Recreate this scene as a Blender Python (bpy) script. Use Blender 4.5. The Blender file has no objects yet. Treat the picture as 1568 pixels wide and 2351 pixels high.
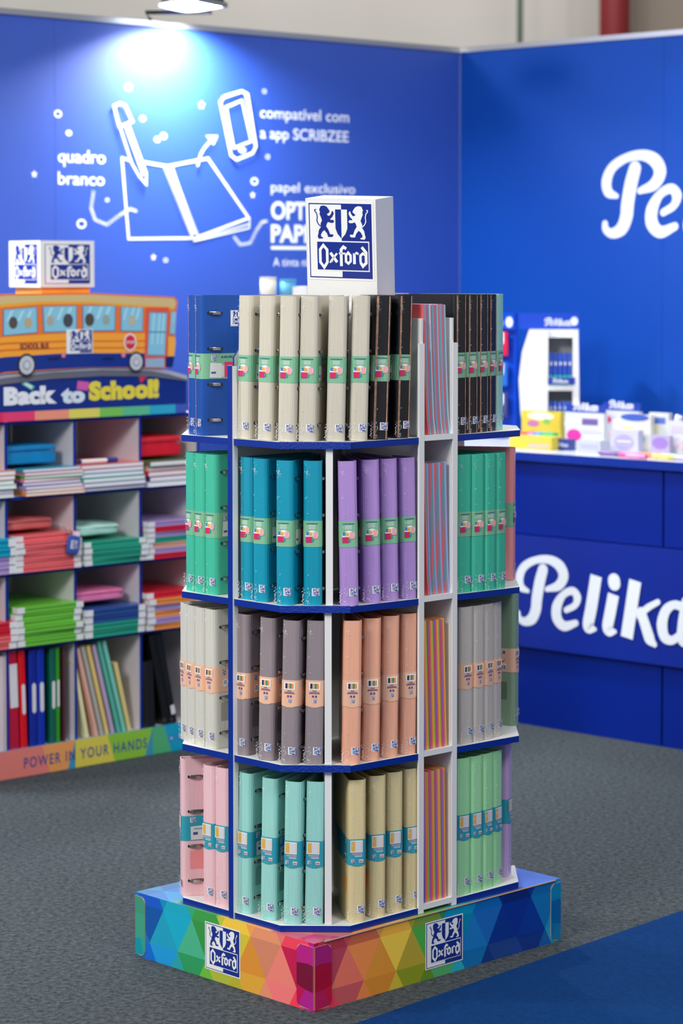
import bpy, math, random
from mathutils import Vector, Matrix
from mathutils.geometry import tessellate_polygon
random.seed(7)
scene = bpy.context.scene
COL = scene.collection

# ------------------------------------------------------------------ camera
TILT = math.radians(3.0); FPX = 5553.0; CAMH = 1.6; CY = 615 + FPX * math.tan(TILT)
cam_data = bpy.data.cameras.new('camera'); cam = bpy.data.objects.new('camera', cam_data); COL.objects.link(cam)
scene.camera = cam
cam.location = (0, 0, CAMH); cam.rotation_euler = (math.radians(90) - TILT, 0, 0)
cam_data.sensor_fit = 'HORIZONTAL'; cam_data.sensor_width = 24.0; cam_data.lens = 85.0
cam_data.shift_y = -(1175.5 - CY) / 1568.0
cam_data.clip_start = 0.1; cam_data.clip_end = 100
cam_data.dof.use_dof = True; cam_data.dof.focus_distance = 5.32; cam_data.dof.aperture_fstop = 4.0

# ------------------------------------------------------------------ world, view, large lights
w = bpy.data.worlds.new('hall_ambience'); scene.world = w; w.use_nodes = True
w.node_tree.nodes['Background'].inputs[0].default_value = (0.95, 0.96, 1.0, 1)
w.node_tree.nodes['Background'].inputs[1].default_value = 0.40
scene.view_settings.view_transform = 'Standard'; scene.view_settings.look = 'None'
scene.view_settings.gamma = 1; scene.view_settings.use_curve_mapping = False
scene.view_settings.exposure = -0.08

def area(name, loc, target, size, power, col=(1, 1, 1), sy=None):
    l = bpy.data.lights.new(name, 'AREA'); l.energy = power; l.color = col
    l.shape = 'RECTANGLE'; l.size = size; l.size_y = sy or size
    o = bpy.data.objects.new(name, l); COL.objects.link(o); o.location = loc
    d = Vector(target) - Vector(loc); o.rotation_euler = d.to_track_quat('-Z', 'Y').to_euler()
    return o
area('hall_light_bay', (-2.5, 1.5, 4.1), (0.0, 5.4, 0.9), 1.2, 225, (1.0, 0.985, 0.96))
area('hall_light_bay', (-5.4, 5.6, 3.3), (0.9, 8.6, 1.1), 0.45, 170, (1.0, 0.99, 0.97))
area('hall_light_bay', (2.6, 1.6, 5.6), (0.3, 6.2, 0.8), 1.6, 165, (0.97, 0.985, 1.0))
area('hall_light_bay', (0.3, 6.6, 5.4), (0.1, 6.6, 0.0), 1.6, 80, (0.95, 0.98, 1.0))
area('hall_light_bay', (0.0, 13.5, 8.0), (0.0, 17.5, 4.0), 5.0, 430, (1.0, 0.98, 0.95))

# ------------------------------------------------------------------ camera maths used for measuring
CT, ST = math.cos(TILT), math.sin(TILT)
def ray(px, py):
    a = (px - 784) / FPX; b = -(py - CY) / FPX
    return Vector((a, CT + b * ST, -ST + b * CT))
def at(px, py, z):
    r = ray(px, py); return Vector((0, 0, CAMH)) + r * ((z - CAMH) / r.z)
class Plane:
    """vertical plane through p with horizontal direction d; coordinates (u, z)"""
    def __init__(s, p, d):
        s.p = Vector((p[0], p[1], 0)); s.d = Vector((d[0], d[1], 0)).normalized(); s.n = Vector((s.d.y, -s.d.x, 0))
    def uz(s, px, py):
        r = ray(px, py); t = (s.p - Vector((0, 0, 0))).dot(s.n) / r.dot(s.n)
        P = r * t + Vector((0, 0, CAMH)); return ((P - s.p).dot(s.d), P.z)
    def frame(s, off=0.0):   # x along d, y up, z toward the viewer
        M = Matrix.Identity(4); up = Vector((0, 0, 1))
        for i in range(3):
            M[i][0] = s.d[i]; M[i][1] = up[i]; M[i][2] = s.n[i]; M[i][3] = (s.p + s.n * off)[i]
        return M

def lin(c):
    r = []
    for v in c[:3]:
        v = v / 255.0; r.append(v / 12.92 if v <= 0.04045 else ((v + 0.055) / 1.055) ** 2.4)
    return (r[0], r[1], r[2], 1)

# ------------------------------------------------------------------ materials
MATS = {}
def mat(name, c, rough=0.5, metal=0.0, coat=0.0, spec=0.5, noise=None, bump=None, emit=0, alpha=1, stretch=None, sss=0):
    if name in MATS: return MATS[name]
    m = bpy.data.materials.new(name); m.use_nodes = True; nt = m.node_tree; b = nt.nodes['Principled BSDF']
    col = lin(c)
    b.inputs['Base Color'].default_value = col; b.inputs['Roughness'].default_value = rough
    b.inputs['Metallic'].default_value = metal; b.inputs['Coat Weight'].default_value = coat
    b.inputs['Coat Roughness'].default_value = 0.12; b.inputs['Specular IOR Level'].default_value = spec
    b.inputs['Alpha'].default_value = alpha
    if emit:
        b.inputs['Emission Color'].default_value = col; b.inputs['Emission Strength'].default_value = emit
    tc = None
    if noise or bump:
        tc = nt.nodes.new('ShaderNodeTexCoord'); mp = nt.nodes.new('ShaderNodeMapping')
        nt.links.new(tc.outputs['Object'], mp.inputs[0])
        if stretch: mp.inputs['Scale'].default_value = stretch
    if noise:      # (scale, amount, detail)
        n = nt.nodes.new('ShaderNodeTexNoise'); n.inputs['Scale'].default_value = noise[0]; n.inputs['Detail'].default_value = noise[2] if len(noise) > 2 else 3; n.inputs['Roughness'].default_value = noise[3] if len(noise) > 3 else .5
        nt.links.new(mp.outputs[0], n.inputs['Vector'])
        r = nt.nodes.new('ShaderNodeMapRange'); r.inputs[1].default_value = 0.3; r.inputs[2].default_value = 0.7
        r.inputs[3].default_value = 1 - noise[1]; r.inputs[4].default_value = 1 + noise[1]
        mx = nt.nodes.new('ShaderNodeVectorMath'); mx.operation = 'SCALE'; mx.inputs[0].default_value = col[:3]
        nt.links.new(n.outputs['Fac'], r.inputs[0]); nt.links.new(r.outputs[0], mx.inputs['Scale'])
        nt.links.new(mx.outputs[0], b.inputs['Base Color'])
    if bump:       # (scale, strength)
        n = nt.nodes.new('ShaderNodeTexNoise'); n.inputs['Scale'].default_value = bump[0]; n.inputs['Detail'].default_value = 2
        nt.links.new(mp.outputs[0], n.inputs['Vector'])
        bp = nt.nodes.new('ShaderNodeBump'); bp.inputs['Strength'].default_value = bump[1]; bp.inputs['Distance'].default_value = 0.002
        nt.links.new(n.outputs['Fac'], bp.inputs['Height']); nt.links.new(bp.outputs[0], b.inputs['Normal'])
        nt.links.new(bp.outputs[0], b.inputs['Coat Normal'])
    MATS[name] = m; return m
def print_mat(name, rough=0.35, coat=0.3):
    if name in MATS: return MATS[name]
    m = mat(name, (255, 255, 255), rough, coat=coat); nt = m.node_tree
    a = nt.nodes.new('ShaderNodeVertexColor'); a.layer_name = 'Col'
    nt.links.new(a.outputs[0], nt.nodes['Principled BSDF'].inputs['Base Color']); return m
PRINT = print_mat('printed_card', 0.35, 0.35)
MATTE = print_mat('printed_paper', 0.5, 0.1)
GLOSS = print_mat('glossy_print', 0.2, 0.8)
BOOTH = mat('booth_blue_hazed', (36, 74, 168), 0.5, coat=0.0, spec=0.8, noise=(1.5, 0.03), bump=(3, 0.05))  # left wall: floodlight haze mixed into the base colour as extra red
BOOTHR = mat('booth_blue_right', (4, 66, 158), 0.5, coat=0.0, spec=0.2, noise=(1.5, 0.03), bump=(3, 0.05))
COUNTER = mat('counter_blue', (2, 34, 132), 0.35, coat=0.08, spec=0.2)
EDGE = mat('edge_blue', (3, 44, 142), 0.35, coat=0.15, spec=.3)
BOARD = mat('white_board', (226, 226, 222), 0.55, noise=(8, 0.03))
BOARDG = mat('white_board_inner', (216, 217, 214), 0.6, noise=(8, 0.03))
WHITE = mat('white_plastic', (232, 232, 230), 0.35, coat=0.2)
LETTER = mat('white_vinyl', (226, 232, 238), 0.5)
CHROME = mat('chrome', (200, 198, 192), 0.18, metal=1.0)
DARK = mat('dark_void', (16, 16, 20), 0.6)
METAL = mat('aluminium', (190, 192, 195), 0.35, metal=0.9)
BLACKM = mat('black_metal', (22, 22, 24), 0.45)
FILM = mat('shrink_film', (245, 248, 250), 0.12, coat=1.0, alpha=0.75)
PAGES = mat('paper_pages', (236, 238, 238), 0.7, noise=(300, 0.06), stretch=(1, 1, 40))

# ------------------------------------------------------------------ mesh builder
class MB:
    def __init__(s, *mats): s.v = []; s.f = []; s.m = []; s.c = []; s.mats = list(mats) or [PRINT]; s.T = Matrix.Identity(4)
    def pts(s, P):
        i = len(s.v); s.v += [tuple(s.T @ Vector(p)) for p in P]; return list(range(i, i + len(P)))
    def face(s, idx, m=0, c=(255, 255, 255)): s.f.append(tuple(idx)); s.m.append(m); s.c.append(lin(c))
    def quad(s, P, m=0, c=(255, 255, 255)): s.face(s.pts(P), m, c)
    def box(s, x0, x1, y0, y1, z0, z1, m=0, c=(255, 255, 255), ms=None):
        i = s.pts([(x, y, z) for z in (z0, z1) for y in (y0, y1) for x in (x0, x1)])
        F = [(0, 2, 3, 1), (4, 5, 7, 6), (0, 1, 5, 4), (2, 6, 7, 3), (0, 4, 6, 2), (1, 3, 7, 5)]   # bottom top front(-y) back left right
        for k, f in enumerate(F): s.face([i[a] for a in f], ms[k] if ms else m, c)
    def prism(s, P, z0, z1, m=0, c=(255, 255, 255), mt=None, holes=None):
        """P: ccw outline in xy"""
        n = len(P); a = s.pts([(p[0], p[1], z0) for p in P]); b = s.pts([(p[0], p[1], z1) for p in P])
        for k in range(n): s.face((a[k], a[(k + 1) % n], b[(k + 1) % n], b[k]), m, c)
        tr = tessellate_polygon([[Vector((p[0], p[1], 0)) for p in P]])
        for t in tr:
            e = (Vector(P[t[1]][:2]) - Vector(P[t[0]][:2])).cross(Vector(P[t[2]][:2]) - Vector(P[t[0]][:2]))
            t = t if e > 0 else t[::-1]
            s.face([b[k] for k in t], m if mt is None else mt, c); s.face([a[k] for k in t[::-1]], m if mt is None else mt, c)
    def poly(s, P, z=0, m=0, c=(255, 255, 255)):
        i = s.pts([(p[0], p[1], z) for p in P]); tr = tessellate_polygon([[Vector((p[0], p[1], 0)) for p in P]])
        for t in tr:
            e = (Vector(P[t[1]][:2]) - Vector(P[t[0]][:2])).cross(Vector(P[t[2]][:2]) - Vector(P[t[0]][:2]))
            s.face([i[k] for k in (t if e > 0 else t[::-1])], m, c)
    def rect(s, x0, y0, x1, y1, z=0, c=(255, 255, 255), m=0): s.poly([(x0, y0), (x1, y0), (x1, y1), (x0, y1)], z, m, c)
    def disc(s, x, y, rx, ry, z=0, c=(255, 255, 255), m=0, n=14):
        s.poly([(x + rx * math.cos(2 * math.pi * k / n), y + ry * math.sin(2 * math.pi * k / n)) for k in range(n)], z, m, c)
    def brush(s, P, W, z=0, c=(255, 255, 255), m=0, closed=False, smooth=0, cap=True):
        P = [Vector((p[0], p[1])) for p in P]
        W = list(W) if hasattr(W, '__len__') else [W] * len(P)
        if smooth:
            Q = []; V = []; n = len(P); rng = n if closed else n - 1
            for i in range(rng):
                p0 = P[(i - 1) % n] if closed or i > 0 else P[0] * 2 - P[1]
                p1 = P[i]; p2 = P[(i + 1) % n]; p3 = P[(i + 2) % n] if closed or i < n - 2 else P[-1] * 2 - P[-2]
                for k in range(smooth):
                    t = k / smooth
                    Q.append(0.5 * ((2 * p1) + (p2 - p0) * t + (2 * p0 - 5 * p1 + 4 * p2 - p3) * t * t + (3 * p1 - p0 - 3 * p2 + p3) * t ** 3))
                    V.append(W[i] * (1 - t) + W[(i + 1) % n] * t)
            if not closed: Q.append(P[-1]); V.append(W[-1])
            P, W = Q, V
        n = len(P); L = []; R = []
        for i in range(n):
            a = P[(i - 1) % n] if closed or i > 0 else None; b = P[(i + 1) % n] if closed or i < n - 1 else None
            d1 = (P[i] - a).normalized() if a is not None else None; d2 = (b - P[i]).normalized() if b is not None else None
            d = (d1 if d2 is None else d2 if d1 is None else d1 + d2)
            if d.length < 1e-6: d = d2
            d.normalize(); k = 1.0
            if d1 is not None and d2 is not None: k = 1 / max(0.5, d.dot(d2))
            nn = Vector((-d.y, d.x)) * (W[i] / 2 * k); L.append(P[i] + nn); R.append(P[i] - nn)
        if cap and not closed:
            for i in ((0, n - 1) if cap is True else (n - 1,)): s.disc(P[i].x, P[i].y, W[i] / 2, W[i] / 2, z - (.00018 if i == 0 else .00033), c, m, 16)
        a = s.pts([(p.x, p.y, z) for p in L]); b = s.pts([(p.x, p.y, z) for p in R])
        for i in range(n if closed else n - 1):
            j = (i + 1) % n; s.face((b[i], b[j], a[j], a[i]), m, c)
    def tube(s, P, r, m=0, c=(255, 255, 255), n=8, cap=True):
        P = [Vector(p) for p in P]; rings = []; R = list(r) if hasattr(r, '__len__') else [r] * len(P)
        for i, p in enumerate(P):
            d = (P[min(i + 1, len(P) - 1)] - P[max(i - 1, 0)]).normalized()
            u = d.orthogonal().normalized() if i == 0 else (u - d * u.dot(d)).normalized()
            v = d.cross(u); rings.append(s.pts([p + (u * math.cos(2 * math.pi * k / n) + v * math.sin(2 * math.pi * k / n)) * R[i] for k in range(n)]))
        for a, b in zip(rings, rings[1:]):
            for k in range(n): s.face((a[k], a[(k + 1) % n], b[(k + 1) % n], b[k]), m, c)
        if cap: s.face(rings[0][::-1], m, c); s.face(rings[-1], m, c)
    def softbox(s, lx, ly, lz, m=0, c=(255, 255, 255), p=5.0, nu=20, nv=10, wob=0):
        """superellipsoid, base on z = 0, centred in xy"""
        def pw(a, e): return math.copysign(abs(a) ** e, a)
        rows = []; e = 2 / p
        for j in range(nv + 1):
            t = -math.pi / 2 + math.pi * j / nv; row = []
            for k in range(nu):
                q = 2 * math.pi * k / nu
                x = lx / 2 * pw(math.cos(t), e) * pw(math.cos(q), e); y = ly / 2 * pw(math.cos(t), e) * pw(math.sin(q), e)
                z = lz / 2 * pw(math.sin(t), e) + lz / 2
                if wob: z += wob * math.sin(x * 60 + 1) * (z / lz); y += wob * math.sin(x * 40)
                row.append((x, y, z))
            rows.append(s.pts(row))
        for a, b in zip(rows, rows[1:]):
            for k in range(nu): s.face((a[k], a[(k + 1) % nu], b[(k + 1) % nu], b[k]), m, c)
    def build(s, name, parent=None, smooth=False, kind=None, label=None):
        me = bpy.data.meshes.new(name); me.from_pydata(s.v, [], s.f)
        for m in s.mats: me.materials.append(m)
        me.polygons.foreach_set('material_index', s.m)
        ca = me.color_attributes.new('Col', 'FLOAT_COLOR', 'CORNER'); buf = []
        for p in me.polygons: buf += list(s.c[p.index]) * p.loop_total
        ca.data.foreach_set('color', buf)
        if smooth: me.polygons.foreach_set('use_smooth', [True] * len(me.polygons))
        me.update(); o = bpy.data.objects.new(name, me); COL.objects.link(o)
        if parent: o.parent = parent
        if kind: o['kind'] = kind
        if label: o['label'] = label
        return o
def thing(name, label, cat, loc=(0, 0, 0), rz=0, group=None):
    o = bpy.data.objects.new(name, None); COL.objects.link(o); o.empty_display_size = 0.05
    o.location = loc; o.rotation_euler = (0, 0, rz); o['label'] = label; o['category'] = cat
    if group: o['group'] = group
    return o
def tag(o, label, cat, group=None):
    o['label'] = label; o['category'] = cat
    if group: o['group'] = group
    return o
KIDS = {}
def kids(o):
    return [c for c in COL.objects if c.parent == o]
def copy_tree(o, cache, parent=None):
    c = o.copy(); COL.objects.link(c)
    if parent: c.parent = parent
    for ch in cache.get(o.name, []): copy_tree(ch, cache, c)
    return c
def cache_of(o):
    d = {}
    def rec(x):
        k = kids(x); d[x.name] = k
        for y in k: rec(y)
    rec(o); return d
def text_mesh(body, bold=0.0, shear=0.0, space=1.0):
    cu = bpy.data.curves.new('lettering', 'FONT'); cu.body = body; cu.size = 1; cu.offset = bold; cu.shear = shear
    cu.space_character = space; cu.resolution_u = 4
    o = bpy.data.objects.new('lettering', cu); COL.objects.link(o)
    dg = bpy.context.evaluated_depsgraph_get(); me = bpy.data.meshes.new_from_object(o.evaluated_get(dg))
    V = [v.co.copy() for v in me.vertices]; F = [tuple(p.vertices) for p in me.polygons]
    bpy.data.objects.remove(o); bpy.data.meshes.remove(me); bpy.data.curves.remove(cu)
    return V, F
def add_text(mb, body, x0, y0, width, cap, z=0, c=(255, 255, 255), m=0, bold=0.0, shear=0.0, space=1.0):
    """baseline start (x0, y0), total width and capital height in the builder's xy plane"""
    V, F = text_mesh(body, bold, shear, space)
    if not V: return
    xs = [v.x for v in V]; sx = width / (max(xs) - min(xs)); sy = cap / 0.72; mn = min(xs)
    i = mb.pts([(x0 + (v.x - mn) * sx, y0 + v.y * sy, z) for v in V])
    for f in F: mb.face([i[k] for k in f], m, c)

NAVY = (18, 44, 138)
LION = [(1335,205),(1360,200),(1382,210),(1398,235),(1404,250),(1392,262),(1380,272),(1392,284),(1404,282),(1416,262),(1420,244),(1428,246),(1434,264),(1422,292),(1404,312),
        (1412,318),(1428,316),(1436,330),(1426,342),(1404,340),(1388,334),(1378,352),(1374,372),(1390,398),(1402,436),(1424,436),(1428,446),(1418,458),(1388,458),(1380,430),(1360,402),
        (1344,416),(1332,440),(1334,458),(1348,462),(1346,472),(1316,474),(1308,458),(1314,430),(1318,404),(1334,378),(1332,352),(1344,322),(1336,296),(1326,270),(1330,252),(1324,236)]
TAIL = [(1332,372),(1314,352),(1304,326),(1308,292),(1302,262),(1290,248),(1290,236),(1300,234)]
def add_logo(mb, x0, y0, w, h, z=0, blue=NAVY, white=(238, 239, 238), border=True, m=0, lift=0.0003, detail=True):
    X = lambda a: x0 + a * w
    Y = lambda b: y0 + b * h
    def R(a, b, c_, d, lay, col): mb.rect(X(a), Y(b), X(c_), Y(d), z + lay * lift, col, m)
    R(0, 0, 1, 1, 0, white)
    if border:
        R(.025, .025, .975, .975, 1, blue); R(.04, .04, .52, .96, 2, white)
    else:
        R(.5, .03, .97, .97, 1, blue)
    R(.52 if border else .5, .04, .965, .96, 2, blue)
    # white outline round the name box on the blue half, name box
    R(.13, .115, .935, .50, 3, white); R(.145, .13, .92, .485, 4, blue)
    S = lambda p: ((p[0] - 1290) / 290.0 * 0.58 + 0.12, 0.955 - (p[1] - 195) / 285.0 * 0.44)
    lion = [S(p) for p in LION]; tail = [S(p) for p in TAIL]
    mb.poly([(X(a), Y(b)) for a, b in lion][::-1], z + 4 * lift, m, blue)
    mb.poly([(X(1.04 - a), Y(b)) for a, b in lion], z + 4 * lift, m, white)
    mb.brush([(X(a), Y(b)) for a, b in tail], .014 * w, z + 4 * lift, blue, m, cap=False)
    mb.brush([(X(1.04 - a), Y(b)) for a, b in tail], .014 * w, z + 4 * lift, white, m, cap=False)
    mb.poly([(X(a), Y(b)) for a, b in ((.43, .90), (.43, .66), (.46, .59), (.52, .53), (.52, .90))], z + 3.6 * lift, m, blue)
    mb.poly([(X(a), Y(b)) for a, b in ((.52, .53), (.58, .59), (.61, .66), (.61, .90), (.52, .90))], z + 3.8 * lift, m, white)
    # blackletter name
    K = lambda a, b: (X(.175 + a * .71), Y(.15 + b * .30))
    sw = .042 * w; zt = z + 5 * lift
    def st(P, k=1.0, closed=False): mb.brush([K(a, b) for a, b in P], sw * k, zt, white, m, closed, cap=False)
    st([(.02, .25), (.02, .78), (.09, .97), (.17, .78), (.17, .25), (.10, .03)], 0.95, True)
    st([(.24, .66), (.38, .26)], 1.0); st([(.38, .64), (.24, .28)], .7); st([(.22, .24), (.29, .32)], .5)
    st([(.47, .10), (.47, .80), (.52, .92), (.58, .84)], 1.0); st([(.42, .64), (.56, .64)], .6)
    st([(.57, .30), (.57, .56), (.62, .68), (.67, .56), (.67, .32), (.62, .22)], .85, True)
    st([(.75, .20), (.75, .66)], 1.0); st([(.75, .60), (.80, .68), (.84, .62)], .7)
    st([(.88, .28), (.88, .56), (.93, .66), (.98, .60)], .85); st([(.88, .28), (.93, .12), (1.0, .26), (1.0, .70), (.91, .93)], 1.0)

# ------------------------------------------------------------------ the setting: floor, booth walls, hall
CORNER = Vector((0.478, 9.80, 0))
E_L = Vector((-0.737, -0.675, 0)).normalized()          # from the corner along the left wall
E_R = Vector((0.7226, -0.691, 0)).normalized()          # from the corner along the right wall
PL = Plane(CORNER, -E_L)                                 # left wall: u negative toward the left
PR = Plane(CORNER, E_R)
WALLH = PL.uz(1050, 109)[1]

floor = MB(mat('grey_carpet', (68, 74, 77), 1.0, spec=0.05, noise=(70, 1.0, 8, .82), bump=(260, 0.2)))
floor.quad([(-14, -4, 0), (14, -4, 0), (14, 26, 0), (-14, 26, 0)]); floor.build('floor', kind='structure')
c0 = at(830, 2351, 0); c1 = at(1568, 2095, 0); dd = (c1 - c0).normalized(); nn = Vector((dd.y, -dd.x, 0))
bl = MB(mat('blue_carpet', (4, 50, 102), 0.95, spec=0.1, noise=(90, 0.3, 7, .75), bump=(300, 0.3)))
P = [c0 - dd * 4, c0 + dd * 5, c0 + dd * 5 + nn * 3.5, c0 - dd * 4 + nn * 3.5]
bl.prism([(p.x, p.y) for p in (P if (P[1] - P[0]).cross(P[2] - P[1]).z > 0 else P[::-1])], 0.0005, 0.006)
bl.build('floor_blue_carpet', kind='structure')

def wall(name, plane, u0, u1, mt, seams):
    root = MB(mt); T = plane.frame()
    root.T = T; root.box(u0, u1, 0, WALLH - 0.02, -0.045, -0.004)
    o = root.build(name, kind='structure')
    us = [u0] + seams + [u1]
    for a, b in zip(us, us[1:]):
        p = MB(mt); p.T = T; p.box(a + 0.0006, b - 0.0006, 0, WALLH - 0.02, -0.004, 0); p.build('panel', o)
    t = MB(METAL); t.T = T; t.box(u0, u1, WALLH - 0.02, WALLH, -0.05, 0.006); t.build('trim_1' if 'left' in name else 'trim_2', o)
    return o
s1 = PR.uz(1523, 300)[0]
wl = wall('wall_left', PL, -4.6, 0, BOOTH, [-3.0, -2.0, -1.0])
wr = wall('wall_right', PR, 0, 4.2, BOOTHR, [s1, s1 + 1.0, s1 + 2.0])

# hall beyond the booth
hall = MB(mat('hall_wall', (196, 192, 186), 0.9, noise=(0.8, 0.06)), mat('hall_wall_dark', (150, 140, 130), 0.9))
hall.T = Matrix.Translation((0, 17.5, 0)); hall.box(-14, 14, 0, 0.2, 0, 9, 0); hall.build('wall_back', kind='structure')
def bg(px0, px1, Y, z0, z1, name, label, cat, m):
    x0 = (px0 - 784) / FPX * Y; x1 = (px1 - 784) / FPX * Y
    return x0, x1
x0, x1 = bg(1372, 1442, 16.5, 0, 6, '', '', '', None)
g = MB(mat('red_paint', (120, 14, 20), 0.6)); g.T = Matrix.Translation(((x0 + x1) / 2, 16.5, 0)); g.tube([(0, 0, 0.0), (0, 0, 6.0)], (x1 - x0) / 2, n=16)
rd = g.build('red_pipe', smooth=True); tag(rd, 'wide dark red vertical duct on the hall wall behind the booth', 'pipe')
x0, x1 = bg(1444, 1640, 16.9, 0, 6, '', '', '', None)
g = MB(mat('brown_wall', (140, 128, 116), 0.8)); g.box(x0, x1, 16.7, 17.4, 0, 6); tag(g.build('hall_pillar'), 'brownish grey pillar of the hall right of the red duct', 'pillar')
x0, x1 = bg(1191, 1204, 16.8, 0, 6, '', '', '', None)
g = MB(mat('green_pipe', (60, 84, 66), 0.6)); g.tube([(x0, 16.8, 0), (x0, 16.8, 6)], (x1 - x0) / 2, n=10); g.tube([(x0, 16.8, 3.72), (x0, 16.8, 3.78)], (x1 - x0) * .8, n=10)
tag(g.build('green_pipe', smooth=True), 'thin green vertical pipe on the hall wall', 'pipe')

# ------------------------------------------------------------------ mural on the left wall
mu = MB(LETTER); mu.T = PL.frame(0.0006)
Lw = lambda x, y: PL.uz(x, y)
SC = abs(PL.uz(501, 400)[0] - PL.uz(500, 400)[0])
SV = abs(PL.uz(500, 401)[1] - PL.uz(500, 400)[1])
Zr = lambda a, b: Lw(50 + a * .3827, 160 + b * .3827)
NS = [0]
def st(P, wd=9, closed=False, smooth=0):
    NS[0] += 1; mu.brush([Zr(a, b) for a, b in P], wd * .8 * SV, .0002 + NS[0] * .00025, closed=closed, smooth=smooth)
st([(600, 530), (640, 1015), (1030, 1010)], 8); st([(600, 530), (655, 545)], 8); st([(720, 553), (870, 580), (1115, 532), (1360, 890), (1040, 1010)], 8)
st([(1030, 1025), (1365, 925)], 4); st([(1030, 1030), (1365, 950)], 4); st([(1365, 890), (1365, 950)], 4)
st([(870, 580), (1020, 990)], 8); st([(900, 578), (1040, 985)], 3)
for k in range(24):
    t = k / 23; a = 862 + 150 * t; b = 590 + 395 * t
    st([(a - 10, b + 12), (a + 14, b - 6), (a + 42, b + 8)], 3)
# pen
st([(600, 335), (655, 310), (612, 215), (580, 202), (545, 218), (575, 335)], 8, True)
st([(580, 345), (650, 560), (695, 640), (738, 690), (738, 620), (630, 325)], 6); st([(612, 345), (715, 630)], 4)
st([(695, 640), (738, 620)], 4)
# phone
st([(1180, 195), (1200, 165), (1310, 130), (1345, 150), (1395, 460), (1375, 500), (1280, 540), (1245, 515)], 9, True)
st([(1215, 225), (1310, 185), (1365, 430), (1262, 470)], 7, True); st([(1330, 150), (1385, 450)], 5)
mu.disc(*Zr(1322, 483), 9 * SC, 7 * SV)
# arrow
st([(1045, 575), (1065, 500), (1110, 440), (1150, 410)], 7, smooth=4)
mu.poly([Zr(1105, 395), Zr(1175, 395), Zr(1150, 455)][::-1])
# dots, rings and stars
for a, b, r in ((640, 105, 22), (725, 293, 18), (282, 380, 18), (850, 398, 20), (812, 418, 18), (1395, 670, 24), (1475, 523, 15), (358, 925, 28), (1455, 130, 14), (217, 265, 22), (512, 782, 12), (863, 1143, 14)):
    if r > 19 or r < 16:
        u, z = Zr(a, b); mu.brush([(u + math.cos(k * math.pi / 7) * r * .38 * SC * .8, z + math.sin(k * math.pi / 7) * r * .38 * SV * .8) for k in range(14)], r * .17 * SV, closed=True)
    else: mu.disc(*Zr(a, b), r * .36 * SC, r * .36 * SV)
for a, b, r in ((1078, 212, 26), (75, 627, 22), (1385, 752, 22), (790, 1125, 22), (815, 420, 20)):
    u, z = Zr(a, b); q = [((.42 if k % 2 == 0 else .2) * r * SV) for k in range(10)]
    mu.poly([(u + q[k] * math.sin(k * math.pi / 5), z + q[k] * math.cos(k * math.pi / 5)) for k in range(10)][::-1])
# (the square code beside the phone is left out)
for P in ([(430, 735), (415, 830), (440, 900), (510, 930), (590, 870), (650, 835), (690, 850)], [(1275, 1005), (1310, 1050), (1370, 1040), (1410, 960), (1440, 915), (1470, 908)]):
    Q = []
    for i in range(len(P) - 1):
        for k in range(7): t = k / 7; Q.append((P[i][0] * (1 - t) + P[i + 1][0] * t, P[i][1] * (1 - t) + P[i + 1][1] * t))
    for a, b in Q:
        u, z = Zr(a, b); mu.brush([(u + math.cos(k * math.pi / 4) * 3.4 * SC, z + math.sin(k * math.pi / 4) * 3.4 * SV) for k in range(8)], .9 * SV, closed=True)
mu.build('mural_drawing', wl)
tx = MB(LETTER); tx.T = PL.frame(0.0006)
def wtext(s_, x0, yb, x1, cap, bold=0.0, space=1.0):
    u0, z0 = Lw(x0, yb); u1, _ = Lw(x1, yb); add_text(tx, s_, u0, z0, u1 - u0, cap * SV, 0, bold=bold, space=space)
wtext('quadro', 133, 372, 242, 29, .010); wtext('branco', 133, 423, 240, 29, .010)
wtext('compatível com', 597, 270, 801, 27, .008); wtext('a app SCRIBZEE', 597, 317, 800, 27, .010)
wtext('papel exclusivo', 622, 440, 815, 24, .006)
wtext('OPTIK', 622, 502, 742, 41, .035, 1.0); wtext('PAPER', 622, 555, 748, 41, .035, 1.0)
wtext('A tinta não', 627, 611, 722, 20, .004)
u0, z0 = Lw(622, 569); u1, _ = Lw(815, 569); tx.rect(u0, z0 - 4 * SV, u1, z0 + 4 * SV)
tx.build('mural_lettering', wl)

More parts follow.
